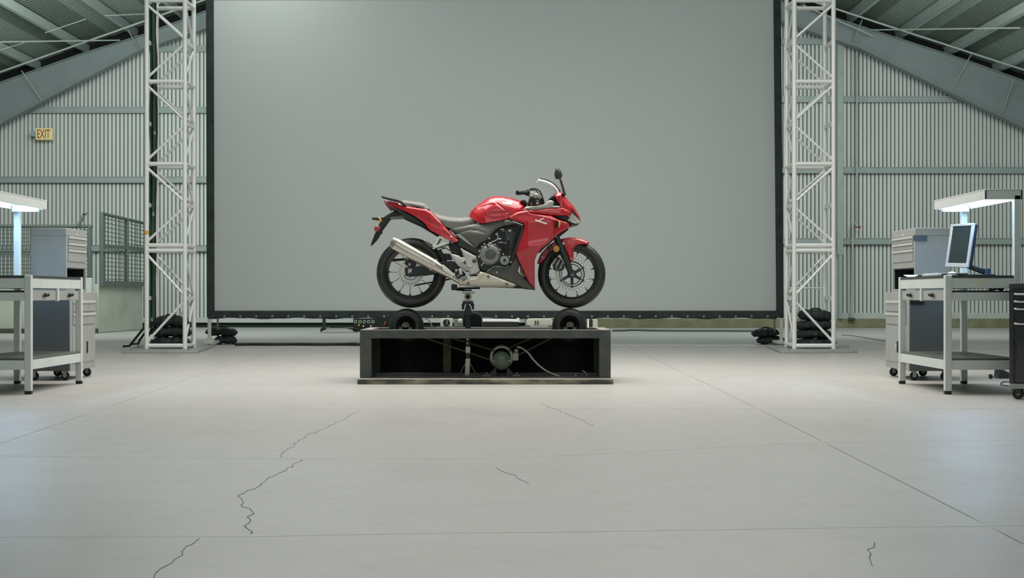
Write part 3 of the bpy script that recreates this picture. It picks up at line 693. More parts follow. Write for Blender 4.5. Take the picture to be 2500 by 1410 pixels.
a = P(2383, 693, YA); b = P(2408, 684, YA)
obj('name_plate', MB().box(a[0], b[0], YA+.003, YA+.008, a[2], b[2]), mat('plate_cream', (206, 206, 180), rough=.5), rb, label='small blank cream plate')
M_cab = mat('cabinet_grey', (150, 154, 151), rough=.42, noise=.04, nscale=5)
M_cab_shaded = mat('cabinet_side_shaded', (84, 90, 90), rough=.40, noise=.04, nscale=5)  # shade cast by the bench is put into this side colour
M_chrome = mat('chrome', (220, 222, 220), rough=.15, metal=.95)
M_lip = mat('drawer_lip', (196, 198, 192), rough=.35, metal=.2)
def cab(sg, x0, y0, y1, dep, label, mat_side):
    X = lambda u: sg*(x0+u)
    def bx(u0, u1, a, b, z0, z1): p, q = sorted((X(u0), X(u1))); return MB().box(p, q, a, b, z0, z1)
    t = thing('rolling_tool_cabinet', label, 'cabinet', (X(dep/2), (y0+y1)/2, 0))
    zb, zt = .085, .772
    obj('body', bx(.008, dep, y0, y1, zb, zt), mat_side, t, bevel=.006)
    L_ = y1-y0
    obj('face_frame', bx(0, .012, y0-.002, y1+.002, zb-.001, zt+.001), M_cab, t, bevel=.003)
    for z0, z1 in ((.60, .685), (.485, .575)):
        d = obj('drawer', bx(-.008, .01, y0+.06, y1-.03, z0, z1), M_cab, t, bevel=.003)
        obj('handle', bx(-.016, -.006, y0+.06, y1-.03, z1-.012, z1+.012), M_lip, d, bevel=.003)
    dr = obj('door', bx(-.006, .01, y0+.05, y1-.03, zb+.06, .46), M_cab, t, bevel=.004)
    yh = y0+.42*L_ if sg > 0 else y0+.36*L_
    obj('handle', bx(-.014, -.004, yh-.025, yh+.025, .235, .335), M_foot, dr, bevel=.004, label='recessed black latch')
    obj('lock', MB().ball((X(-.016), yh+.02, .29), .010), M_chrome, dr, smooth=60)
    if sg < 0: obj('handle', bx(-.014, -.004, y1-.30, y1-.27, .225, .33), M_foot, dr, bevel=.004)
    for (u, y) in ((.04, y0+.05), (.04, y1-.05), (dep-.05, y0+.05), (dep-.05, y1-.05)):
        cc = (X(u+.02), y, .038)
        cs_ = obj('caster', MB().lathe(cc, [(0, -.014), (.032, -.014), (.038, -.006), (.038, .006), (.032, .014), (0, .014)], 20, 'y'), M_foot, t, smooth=50)
        obj('fork', MB().box(cc[0]-.016, cc[0]+.016, y-.022, y-.017, .035, .085).box(cc[0]-.016, cc[0]+.016, y+.017, y+.022, .035, .085).box(cc[0]-.026, cc[0]+.026, y-.026, y+.026, .078, .086), M_alud, cs_)
        obj('hub', MB().lathe(cc, [(0, -.0165), (.012, -.0165), (.013, -.01)], 12, 'y'), M_alud, cs_, smooth=50)
    return t
def chest(sg, x0, y0, y1, dep, label):
    X = lambda u: sg*(x0+u)
    def bx(u0, u1, a, b, z0, z1): p, q = sorted((X(u0), X(u1))); return MB().box(p, q, a, b, z0, z1)
    z0, z1 = .772, 1.338; L_ = y1-y0
    t = thing('tool_chest', label, 'tool chest', (X(dep/2), (y0+y1)/2, z0))
    # shell: sides, back, top, bottom, middle deck, so that the bay is a real recess
    sh = MB()
    for a in ((.0, dep, y0, y0+.012, z0, z1-.06), (.0, dep, y1-.012, y1, z0, z1-.06), (dep-.012, dep-.002, y0+.006, y1-.006, z0, z1-.06), (.002, dep-.002, y0+.006, y1-.006, z0, z0+.012), (.002, dep-.002, y0+.006, y1-.006, .985, 1.0)):
        p, q = sorted((X(a[0]), X(a[1]))); sh.box(p, q, *a[2:])
    obj('shell', sh, M_cab, t, bevel=.002)
    obj('lid', bx(-.004, dep, y0-.003, y1+.003, z1-.07, z1), M_cab, t, bevel=.006)
    obj('front_panel', bx(-.003, .012, y0-.002, y1+.002, .992, z1-.07).box(*sorted((X(-.003), X(.012))), y0-.002, y0+.03, z0, .992).box(*sorted((X(-.003), X(.012))), y1-.03, y1+.002, z0, .992).box(*sorted((X(-.002), X(.012))), y0, y1, z0, z0+.03), M_cab, t)
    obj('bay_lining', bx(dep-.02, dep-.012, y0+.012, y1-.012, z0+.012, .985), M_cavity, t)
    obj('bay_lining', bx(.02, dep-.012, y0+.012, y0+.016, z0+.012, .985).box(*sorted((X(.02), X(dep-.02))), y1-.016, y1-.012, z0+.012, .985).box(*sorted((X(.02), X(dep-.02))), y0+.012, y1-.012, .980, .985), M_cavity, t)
    for a, b in ((1.215, 1.255), (1.155, 1.198), (1.045, 1.138)):
        d = obj('drawer', bx(-.010, .0, y0+.05, y1-.035, a, b), M_cab, t, bevel=.002)
        obj('handle', bx(-.02, -.008, y0+.05, y1-.035, b-.008, b+.012), M_lip, d, bevel=.003)
    obj('lock', MB().ball((X(-.008), (y0+y1)/2, 1.285), .009), M_chrome, t, smooth=60)
    return t
cab(1, 3.459, 12.86, 13.65, .36, 'grey rolling tool cabinet on casters behind the bench with the monitor', M_cab_shaded)
rc = chest(1, 3.545, 12.96, 13.73, .30, 'blue grey tool chest on the rolling cabinet left of the monitor')
cab(-1, 3.85, 12.86, 13.62, .36, 'grey rolling tool cabinet on casters behind the left workbench', M_cab_shaded)
lc = chest(-1, 3.925, 12.97, 13.58, .31, 'blue grey tool chest on the rolling cabinet behind the left workbench')
a = P(2230, 588, 12.955); b = P(2263, 575, 12.955)
obj('name_plate', MB().box(a[0], b[0], 12.952, 12.96, a[2], b[2]), mat('plate_slate', (70, 84, 98), rough=.4), rc, label='blank dark plate')
cabR = [o for o in C.objects if o.name.startswith('rolling_tool_cabinet')][0]
a = P(2222, 743, 12.85); b = P(2257, 733, 12.85)
obj('name_plate', MB().box(a[0], b[0], 12.853, 12.861, a[2], b[2]), mat('plate_black', (20, 24, 26), rough=.4), cabR, label='blank black plate')

# black rolling cabinet at the right edge
bc = thing('black_tool_cabinet', 'glossy black rolling tool cabinet with silver drawer pulls at the right edge', 'cabinet', (P(2464, 0, 10.56)[0], 10.56, 0))
YK = 10.56; xk = P(2464, 0, YK)[0]; M_gb = mat('gloss_black', (16, 18, 19), rough=.25, coat=.5)
obj('body', MB().box(xk+.02, xk+.80, YK+.02, YK+.5, .115, .80), M_gb, bc, bevel=.008)
obj('side_rail', MB().box(xk, xk+.035, YK, YK+.05, .115, .80), M_gb, bc, bevel=.006)
obj('top_tray', MB().box(xk-.002, xk+.82, YK-.002, YK+.52, .79, .835), M_blk2, bc, bevel=.01)
obj('bottom_strip', MB().box(xk, xk+.80, YK-.002, YK+.03, .078, .115), mat('strip_grey', (150, 150, 142), rough=.4), bc, bevel=.003)
for (a, b) in ((720, 709), (738, 724), (756, 742), (792, 760), (822, 797)):
    z0 = H+(YH-a)*YK/F; z1 = H+(YH-b)*YK/F
    d = obj('drawer', MB().box(xk+.045, xk+.78, YK-.004, YK+.03, z0+.004, z1), M_blk if b != 797 else M_gb, bc, bevel=.003)
    if b != 797: obj('handle', MB().tube([(xk+.035, YK-.008, z0+.008), (xk+.06, YK-.02, z0+.006), (xk+.77, YK-.02, z0+.006), (xk+.79, YK-.008, z0+.008)], .008, 8), M_chrome, d, smooth=60, label='silver pull')
obj('door', MB().box(xk+.045, xk+.78, YK-.004, YK+.03, .12, H+(YH-826)*YK/F), M_gb, bc, bevel=.004)
for x in (xk+.06, xk+.74):
    for y in (YK+.07, YK+.43):
        o = obj('caster', MB().lathe((x, y, .042), [(0, -.016), (.036, -.016), (.042, -.007), (.042, .007), (.036, .016), (0, .016)], 20), M_foot, bc, smooth=50)
        obj('hub', MB().lathe((x, y, .042), [(0, -.019), (.014, -.019), (.015, -.01)], 12), M_alud, o, smooth=50)
        for q_ in (-.026, .02): obj('fork', MB().box(x-.018, x+.018, y+q_, y+q_+.006, .038, .08), M_blk2, o)

bc.rotation_euler = (0, 0, -math.atan2(xk, YK))      # stands turned towards the room

# monitor with arm
mt = thing('computer_monitor', 'silver framed computer monitor with a dark screen tilted back on the right workbench', 'monitor', (3.62, 11.85, .895))
q = [P(2307, 650, 11.95), P(2362.5, 652.5, 11.68), P(2378, 544, 11.72), P(2320.8, 547.5, 12.0)]
q = [Vector(p) for p in q]
nrm = (q[1]-q[0]).cross(q[3]-q[0]).normalized()
if nrm.y > 0: nrm = -nrm
bk = -nrm
def qin(u0, v0, u1, v1, d=0):
    f_ = lambda u, v: (q[0].lerp(q[1], u)).lerp(q[3].lerp(q[2], u), v)+bk*d
    return [f_(u0, v0), f_(u1, v0), f_(u1, v1), f_(u0, v1)]
M_silv = mat('monitor_silver', (186, 190, 192), rough=.35, metal=.3)
obj('casing', MB().prism(qin(.01, .01, .99, .99, .012), bk*.035), mat('monitor_back', (34, 38, 48), rough=.4), mt, bevel=.006)
for a in ((0, 0, 1, .09), (0, .95, 1, 1), (0, .09, .10, .95), (.90, .09, 1, .95)):
    obj('bezel', MB().prism(qin(*a), bk*.014), M_silv, mt, bevel=.002)
obj('display', MB().prism(qin(.09, .08, .91, .955, .005), bk*.008), mat('display_dark', (44, 56, 54), rough=.25), mt)
a = q[1].lerp(q[0], .35)+bk*.05+Vector((0, 0, .03)); b = Vector(P(2404, 663, 11.75)); b.z = .93
obj('arm', MB().bar(a, b, .05, .04), mat('arm_black', (24, 27, 32), rough=.5), mt, bevel=.008)
obj('base', MB().box(b.x-.10, b.x+.05, b.y-.12, b.y+.12, .897, .912), mat('arm_black', (0, 0, 0)), mt, bevel=.005)
obj('arm_joint', MB().tube([(b.x+.015, b.y, .912), (b.x+.015, b.y, .958)], .03, 14), mat('arm_blue', (56, 76, 100), rough=.5), mt, smooth=50)
ms = tag(obj('computer_mouse', MB().ball((P(2326, 0, 11.30)[0], 11.32, .897), .050, 16, 8, (.95, .62, .62)), mat('mouse_white', (214, 222, 226), rough=.35), smooth=80, base=(P(2326, 0, 11.30)[0], 11.32, .897)), 'white computer mouse near the front edge of the right workbench', 'mouse')
kbd = thing('keyboard', 'slim pale keyboard on the right workbench left of the mouse', 'keyboard', (3.42, 11.8, .897))
M_key = mat('key_grey', (200, 208, 210), rough=.5)
obj('keyboard_body', MB().box(3.34, 3.50, 11.58, 12.02, .897, .914), mat('kb_base', (168, 178, 182), rough=.5), kbd, bevel=.004)
mb = MB()
for i in range(5):
    for j in range(14): mb.box(3.35+.029*i, 3.375+.029*i, 11.595+j*.03, 11.62+j*.03, .914, .922)
obj('keys', mb, M_key, kbd, kind='stuff')
M_paper = mat('paper', (206, 210, 206), rough=.7)
for k, (x, y, a_, lb) in enumerate(((3.40, 12.22, .2, 'loose sheet of white paper at the far corner of the right workbench'), (3.43, 11.42, -.3, 'curled sheet of white paper between keyboard and near corner of the right workbench'))):
    mb = MB(); n = 8; ca, sa = math.cos(a_), math.sin(a_)
    for j in range(n+1):
        for i in (-1, 1):
            u = i*.10; v = -.14+.28*j/n; z = .8985+.018*abs(v/.14)**3
            mb.v.append((x+u*ca-v*sa, y+u*sa+v*ca, z))
    mb.f = [(2*j, 2*j+1, 2*j+3, 2*j+2) for j in range(n)]
    o = obj('paper_sheet', mb, M_paper, smooth=80, base=(x, y, .8985), fix=False); tag(o, lb, 'paper')
    m_ = o.modifiers.new('thickness', 'SOLIDIFY'); m_.thickness = .0015
# small things on the tray and floor beside the black cabinet
tg = thing('cable_coil', 'small dark cable coil on the tray under the right bench top', 'cable', (3.72, 11.3, .78))
for k in range(3):
    obj('coil', MB().tube([(3.68+.012*k+.05*math.cos(a), 11.22+.05*math.sin(a), .792+.006*k+.01*math.sin(a*2+k)) for a in [i*PI/8 for i in range(17)]], .005, 6), M_cable, tg, smooth=60)
fp = thing('foot_pedal', 'dark wedge shaped foot pedal lying on the floor left of the black cabinet', 'pedal', (P(2450, 0, 13.3)[0], 13.3, 0))
Yp = 13.2; a = P(2440, 906, Yp)[0]; b = P(2474, 0, Yp)[0]
obj('wedge', MB().prism([(a, Yp, .0), (b, Yp, 0), (b, Yp, .03), (a+.01, Yp, .09)], (0, .16, 0)), M_blk2, fp, bevel=.004)
obj('plate', MB().bar((a-.005, Yp+.08, .097), (b, Yp+.08, .035), .15, .008), M_alud, fp)
obj('plug', MB().tube([(P(2415, 0, Yp)[0], Yp, .02), (P(2422, 0, Yp)[0], Yp, .02)], .02, 10), M_foot, fp, smooth=50)
obj('wire', MB().tube([(P(2420, 0, Yp)[0], Yp, .018), (P(2430, 0, Yp)[0], Yp-.03, .008), (P(2438, 0, Yp)[0], Yp+.05, .03), (a+.02, Yp+.05, .03)], .005, 6), M_cabg, fp, smooth=60)
# ------------------------------------------------------------------ roller test stand
M_iron = mat('stand_steel', (60, 67, 63), rough=.5, metal=.1, noise=.15, nscale=7, dirt=(84, 84, 74), dirt_amt=.7, bump=.06, bscale=30)
M_wood = mat('plinth_wood', (66, 68, 60), rough=.75, nscale=4.5, dirt=(150, 146, 124), dirt_amt=1.0, stretch=(1, 1, 3), bump=.1)
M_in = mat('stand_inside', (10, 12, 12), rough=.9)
M_rub = mat('rubber_tyre', (34, 40, 37), rough=.55, noise=.1, bump=.1, bscale=60)
sx0, sx1, syf, syb, sz0, sz1 = -1.290, .837, 12.50, 13.40, .042, .452
stand = thing('roller_test_stand', 'low dark steel test stand with two rollers and a motor under the motorcycle', 'test stand', ((sx0+sx1)/2, 12.95, 0))
obj('plinth', MB().box(sx0-.006, sx1+.012, 12.35, 13.52, 0, sz0), M_wood, stand, bevel=.006, label='scuffed wooden base board')
bw = .098
M_lit_worn = mat('lit_worn_top', (172, 164, 156), rough=.55, noise=.1, nscale=8, dirt=(120, 116, 110), dirt_amt=.5)  # scuffed tops, with the light falling on them put into the colour
obj('top_beam', MB().box(sx0, sx1, syf, syf+.07, sz1-.072, sz1), M_iron, stand, bevel=.004)
obj('top_beam', MB().box(sx0, sx1, syb-.07, syb, sz1-.072, sz1), M_iron, stand, bevel=.004)
obj('end_beam', MB().box(sx0, sx0+.09, syf+.07, syb-.07, sz1-.072, sz1-.001), M_iron, stand, bevel=.004)
obj('end_beam', MB().box(sx1-.09, sx1, syf+.07, syb-.07, sz1-.072, sz1-.001), M_iron, stand, bevel=.004)
for q_ in ((sx0+.004, sx1-.004, syf+.003, syf+.068), (sx0+.004, sx1-.004, syb-.068, syb-.003), (sx0+.004, sx0+.088, syf+.07, syb-.07), (sx1-.088, sx1-.004, syf+.07, syb-.07)):
    obj('lit_worn_top', MB().box(*q_, sz1-.002, sz1+.0015), M_lit_worn, stand)
obj('lit_worn_top', MB().box(sx0-.002, sx1+.008, 12.354, 12.498, sz0-.002, sz0+.0015), M_lit_worn, stand, label='scuffed top of the base board with light painted in')
for x0, x1 in ((sx0, sx0+bw), (sx1-bw, sx1)):
    for y0 in (syf, syb-.09): obj('post', MB().box(x0, x1, y0, y0+.09, sz0, sz1-.072), M_iron, stand, bevel=.004)
obj('bottom_rail', MB().box(sx0+bw, sx1-bw, syf+.10, syf+.13, sz0, sz0+.012).box(sx0+bw, sx1-bw, syf+.30, syf+.33, sz0, sz0+.030), M_iron, stand, bevel=.003)
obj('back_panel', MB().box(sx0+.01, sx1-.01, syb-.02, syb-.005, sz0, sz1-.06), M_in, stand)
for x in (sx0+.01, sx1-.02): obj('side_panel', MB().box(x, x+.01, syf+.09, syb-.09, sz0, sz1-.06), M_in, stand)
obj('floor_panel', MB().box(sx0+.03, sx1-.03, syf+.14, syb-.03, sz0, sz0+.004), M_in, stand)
RX = [P(991, 0, 12.87)[0], P(1391, 0, 12.87)[0]]; RZ = [H-76*12.87/F, H-75*12.87/F]
xs = [sx0+.09, RX[0]-.165, RX[0]+.165, RX[1]-.165, RX[1]+.165, sx1-.09]
for a, b in ((0, 1), (2, 3), (4, 5)): obj('deck_light_block', MB().box(xs[a], xs[b], syf+.07, syb-.07, sz1-.03, sz1-.022), M_in, stand)  # added plates, keep overhead light out of the stand
for k in range(2): obj('deck_rail', MB().box(sx0+.30*(k*0+1), sx1-.30, syf+.17+.3*k, syf+.20+.3*k, sz1-.022, sz1-.002), M_iron, stand)
def lathe_tyre(c, r, w_, rb, n=64):
    pr = []
    for i in range(15):
        a = -PI/2+PI*i/14
        pr.append((rb+(r-rb)*max(0, math.cos(a))**.62, w_/2*math.sin(a)*(1.0)))
    pr += [(rb-.006, w_*.40), (rb-.012, 0), (rb-.006, -w_*.40)]
    return MB().lathe(c, pr, n, closed=True)
for k in range(2):
    c = (RX[k], 12.95, RZ[k])
    r = obj('roller', lathe_tyre(c, .1515, .17, .088, 48), M_rub, stand, smooth=50, label='black rubber tyred roller')
    obj('hub', MB().lathe(c, [(.0, -.02), (.05, -.02), (.06, -.05), (.086, -.06), (.09, .05), (0, .05)], 32), M_in, r, smooth=40)
    obj('rim_ring', MB().lathe(c, [(.086, -.066), (.093, -.070), (.098, -.064)], 40), mat('ring_iron', (92, 98, 90), rough=.4, metal=.4), r, smooth=40)
    obj('axle', MB().lathe((c[0], 12.78, c[2]), [(0, 0), (.012, 0), (.015, .012), (.015, .04), (.028, .04), (.03, .07), (.03, .33), (0, .33)], 16), mat('axle_brown', (120, 100, 84), rough=.4, metal=.6), stand, smooth=40)
    for yy in (12.80, 13.08):
        obj('pillow_block', MB().box(c[0]-.055, c[0]+.055, yy, yy+.03, sz1-.035, sz1+.016).lathe((c[0], yy, c[2]), [(0, 0), (.034, 0), (.034, .03), (0, .03)], 20), mat('block_grey', (84, 88, 80), rough=.5, metal=.3), stand, smooth=40)
# motor
cm = (P(1224.5, 0, 12.64)[0], 12.64, .215)
ce = (cm[0], cm[1], .187)
M_mot = mat('motor_grey', (150, 150, 140), rough=.45, noise=.1, nscale=12)
M_motg = mat('motor_cap_green', (78, 92, 74), rough=.35, metal=.3, noise=.15, nscale=14)
mo = obj('motor_housing', MB().lathe(cm, [(.080, .0), (.094, .004), (.104, .03), (.104, .09), (.098, .10), (.098, .38), (.07, .42), (0, .42)], 40), M_mot, stand, smooth=40, label='grey electric motor')
obj('end_cap', MB().lathe(ce, [(0, -.016), (.070, -.016), (.080, -.008), (.082, .006), (0, .006)], 40), M_motg, mo, smooth=40, label='round dark green end cap')
for a in (0, PI, PI*.5-.9, PI*.5+.9):
    q = (ce[0]+.066*math.cos(a), ce[1]-.016, ce[2]+.066*math.sin(a)) if a in (0, PI) else (cm[0]+.092*math.cos(a), cm[1], cm[2]+.092*math.sin(a))
    obj('bolt', MB().ball(q, .009, 8, 6), M_chrome if a in (0, PI) else M_in, mo, smooth=60)
mb = MB()
for i in range(36):
    a = 2*PI*i/36; d = Vector((math.cos(a), 0, math.sin(a))); c = Vector(cm)
    mb.bar(c+d*.095+Vector((0, .11, 0)), c+d*.095+Vector((0, .36, 0)), .004, .014, d)
obj('cooling_fin', mb, M_mot, mo, kind='stuff')
obj('junction_box', MB().box(cm[0]+.098, cm[0]+.145, 12.66, 12.76, .185, .25).lathe((cm[0]+.125, 12.70, .25), [(.018, 0), (.018, .03), (.012, .035), (0, .035)], 14, 'z'), M_mot, mo, bevel=.004)
for s_ in (-1, 1):
    obj('motor_foot', MB().prism([(cm[0]+s_*.05, 12.68, cm[2]-.09), (cm[0]+s_*.10, 12.68, .075), (cm[0]+s_*.16, 12.68, .07), (cm[0]+s_*.16, 12.68, .05), (cm[0]+s_*.04, 12.68, .05)], (0, .3, 0)), mat('motor_foot_dark', (52, 58, 54), rough=.5), mo)
    obj('mount_block', MB().box(cm[0]+s_*.13-.035, cm[0]+s_*.13+.035, 12.64, 12.76, .042, .062).lathe((cm[0]+s_*.13, 12.70, .062), [(.016, 0), (.016, .018), (0, .018)], 10, 'z'), M_mot, stand, bevel=.003)
# belts, cable, stile
M_belt = mat('belt_brown', (96, 92, 72), rough=.7)
for a, b, nm in (((1030, 822), (1200, 879), 0), ((1095, 822), (1206, 855), 0), ((1304, 822), (1240, 850), 0), ((1356, 820), (1262, 868), 0)):
    obj('drive_belt', MB().bar(P(*a, 13.02), P(*b, 13.02), .014, .008, (0, 1, 0)), M_belt, stand)
M_cabl = mat('cable_light', (170, 168, 156), rough=.5)
for o_ in (0, .02):
    q = [P(x, y, 12.66+.02*math.sin(x*.03)+o_) for x, y in ((1262, 846), (1270, 847), (1279, 852), (1290, 862), (1300, 876), (1313, 890), (1330, 903), (1348, 912), (1368, 919))]
    if o_: q = [(a+.012, b, c-.006) for a, b, c in q]
    obj('motor_cable', MB().tube(q, .006, 8), M_cabl, stand, smooth=60)
obj('loose_wire', MB().tube([P(1421, 904, 12.7), P(1429, 908, 12.7), P(1433, 914, 12.7), P(1430, 920, 12.7)], .004, 6), M_cabl, stand, smooth=60)
obj('loose_wire', MB().tube([P(1407, 912, 12.7), P(1405, 917, 12.7), P(1402, 921, 12.7)], .004, 6), M_cabl, stand, smooth=60)
obj('stile', MB().box(P(1082, 0, 13.1)[0], P(1101, 0, 13.1)[0], 13.1, 13.13, .05, .39), mat('stile_brown', (104, 92, 66), rough=.7, noise=.2, nscale=10), stand)
obj('air_hose', MB().tube([P(x, y, 12.86) for x, y in ((1037, 777), (1043, 778), (1049, 783), (1053, 791), (1055, 800))], .006, 8), M_cabl, stand, smooth=60)
obj('guide_strip', MB().box(P(1041, 0, 12.7)[0], P(1345, 0, 12.7)[0], 12.70, 12.73, sz1-.012, sz1+.004), mat('strip_light', (176, 168, 158), rough=.5), stand)
# ------------------------------------------------------------------ jack that holds the motorcycle
YJ = 12.82
jk = thing('support_jack', 'narrow jack post with a clamp holding the motorcycle up under its engine', 'jack', (P(1142, 0, YJ)[0], YJ, .042))
M_jb = mat('jack_black', (20, 24, 26), rough=.5)
def jb(a, b, c, d, y0=YJ-.03, y1=YJ+.03): p = P(a, d, YJ); q = P(c, b, YJ); return MB().box(p[0], q[0], y0, y1, p[2], q[2])
obj('base_plate', MB().prism([(P(1088, 0, 12.66)[0], 12.60, .047), (P(1176, 0, 12.66)[0], 12.60, .047), (P(1168, 0, 12.9)[0], 12.9, .047), (P(1096, 0, 12.9)[0], 12.9, .047)], (0, 0, .008)), mat('jack_plate', (120, 124, 116), rough=.5, metal=.3), jk)
def jt(a, b, wa, wb, y=YJ, d=.05):
    p, q = P(*a, y), P(*b, y); s = y/F
    return MB().prism([(p[0]-wa*s/2, y-d/2, p[2]), (p[0]+wa*s/2, y-d/2, p[2]), (q[0]+wb*s/2, y-d/2, q[2]), (q[0]-wb*s/2, y-d/2, q[2])], (0, d, 0))
obj('post', jt((1142.5, 874), (1140.5, 917), 12, 12), mat('jack_silver', (196, 186, 176), rough=.4, metal=.2), jk, bevel=.004)
obj('post', jt((1142.5, 845), (1142.5, 861), 12, 12), mat('jack_silver', (0, 0, 0)), jk, bevel=.004)
obj('sleeve', jt((1142.5, 768), (1142.5, 874), 14, 11, YJ+.005, .04), M_jb, jk, bevel=.004)
for y in (827, 837): obj('bolt', MB().ball(P(1141.5, y, YJ-.03), .011, 10, 7), M_alu, jk, smooth=60)
for s_ in (-1, 1): obj('stay_wire', MB().tube([P(1142+s_*6, 887, YJ), P(1142+s_*22, 916, YJ)], .003, 6), M_alud, jk)
obj('neck', jt((1142.5, 745), (1142.5, 770), 10, 22, YJ, .06), M_jb, jk, bevel=.004)
obj('clamp', jt((1142.5, 734), (1142.5, 746), 24, 29, YJ, .08), M_jb, jk, bevel=.008)
for s_ in (-1, 1): obj('clamp_jaw', jb(1142.5+s_*12-3, 740, 1142.5+s_*12+3, 755), M_jb, jk, bevel=.006)
for s_ in (-1, 1): obj('bolt', MB().ball(P(1141.5+s_*5, 744.5, YJ-.045), .008, 8, 6), M_chrome, jk, smooth=60)
pr = P(1142.5, 724, YJ)
obj('ring', MB().lathe((pr[0], YJ-.03, pr[2]), [(.018, 0), (.030, 0), (.033, .01), (.033, .05), (.018, .05)], 24, closed=True), mat('brass', (150, 140, 110), rough=.35, metal=.7), jk, smooth=40)
obj('ring_core', MB().lathe((pr[0], YJ-.01, pr[2]), [(0, 0), (.019, 0), (.019, .04), (0, .04)], 20), M_in, jk)
obj('collar', jb(1130, 732, 1155, 735), M_alud, jk, bevel=.003)
obj('saddle', jb(1129, 710.5, 1157, 716, YJ-.05, YJ+.2), M_alud, jk, bevel=.006)
obj('saddle_rib', jb(1133, 706, 1151, 711, YJ-.03, YJ+.15), M_jb, jk, bevel=.003)
obj('saddle_rib', jb(1136, 716, 1149, 718.5, YJ-.03, YJ+.03), M_alud, jk, bevel=.003)
sb_ = thing('cable_sack', 'dark cloth sack hanging on the jack post behind the roller stand', 'sack', (P(1163, 0, 13.05)[0], 13.05, sz1))
sk = [(1131, 797), (1130, 775), (1134, 766), (1146, 763), (1160, 763), (1172, 766), (1177, 775), (1178, 797)]
mb = MB()
for d_, kx in ((-.06, .86), (-.035, 1), (.035, 1), (.06, .86)):
    for x, y in sk: p = P(1154+(x-1154)*kx, 797+(y-797)*(.9 if kx < 1 else 1), 13.05); mb.v.append((p[0]+.006*math.sin(y*2+d_*40), 13.05+d_, max(p[2], sz1+.002)))
n = len(sk)
for k in range(3):
    for i in range(n): mb.f.append((k*n+i, k*n+(i+1) % n, (k+1)*n+(i+1) % n, (k+1)*n+i))
mb.f += [tuple(range(n))[::-1], tuple(range(3*n, 4*n))]
obj('sack', mb, mat('sack_cloth', (46, 58, 58), rough=.85, noise=.3, nscale=14, bump=.5, bscale=20), sb_, smooth=60)
obj('cord', MB().tube([P(1131, 764, 12.95), P(1145, 761, 12.95), P(1165, 762, 12.95), P(1176, 769, 12.95), P(1178, 797, 12.97)], .0045, 6), M_cabl, sb_, smooth=60)
# ------------------------------------------------------------------ motorcycle (its right side faces the camera)
YC = 12.95; S = YC/F
M_red = mat('paint_red', (180, 14, 34), rough=.32, coat=.8, noise=.0)
M_red.node_tree.nodes['Principled BSDF'].inputs['Coat Roughness'].default_value = .13
M_redd = mat('paint_red_deep', (128, 10, 18), rough=.35, coat=.6)
M_seat = mat('seat_vinyl', (112, 112, 106), rough=.55, noise=.05, bump=.05, bscale=120)
M_mgrey = mat('plastic_matt_grey', (92, 94, 89), rough=.42, noise=.04)
M_mdark = mat('plastic_dark', (44, 50, 47), rough=.45, noise=.06)
M_mblack = mat('plastic_black', (16, 19, 19), rough=.45)
M_silver = mat('cast_silver', (186, 186, 180), rough=.38, metal=.45, noise=.03)
M_steel = mat('brushed_steel', (196, 192, 180), rough=.28, metal=.9, noise=.04, nscale=3)
M_cowl = mat('lower_cowl_silver', (196, 190, 174), rough=.35, metal=.35)
M_disc = mat('disc_steel', (212, 214, 206), rough=.35, metal=.35)
M_tyre = mat('tyre_rubber', (38, 41, 38), rough=.48, noise=.12, nscale=10, bump=.08, bscale=50)
M_spoke = mat('spoke_grey', (58, 66, 64), rough=.35, coat=.3)
M_rim = mat('rim_black', (26, 30, 29), rough=.3, coat=.4)
M_eng = mat('engine_cast', (142, 146, 140), rough=.36, metal=.4, noise=.08)
M_engd = mat('engine_dark', (40, 47, 45), rough=.5, metal=.2, noise=.1)
M_amber = mat('amber_lens', (226, 150, 40), rough=.25, coat=.5)
M_redl = mat('red_lens', (150, 20, 30), rough=.25, coat=.6)
M_gold = mat('reflector_gold', (176, 134, 40), rough=.3, coat=.4)
M_lens = mat('lamp_glass', (200, 206, 200), rough=.08, coat=1.0, metal=.35)
M_decal = mat('decal_white', (232, 224, 212), rough=.25, coat=.5)
bike = thing('motorcycle', 'red sports motorcycle with black wheels standing on the roller stand', 'motorcycle', ((1200-1250)*S, YC, H-33*S))
def B(px, py, dy=0): return P(px, py, YC-dy)
def W(tab):
    xs = [a for a, b in tab]; ws = [b for a, b in tab]
    return lambda x: np.interp(x, xs, ws)
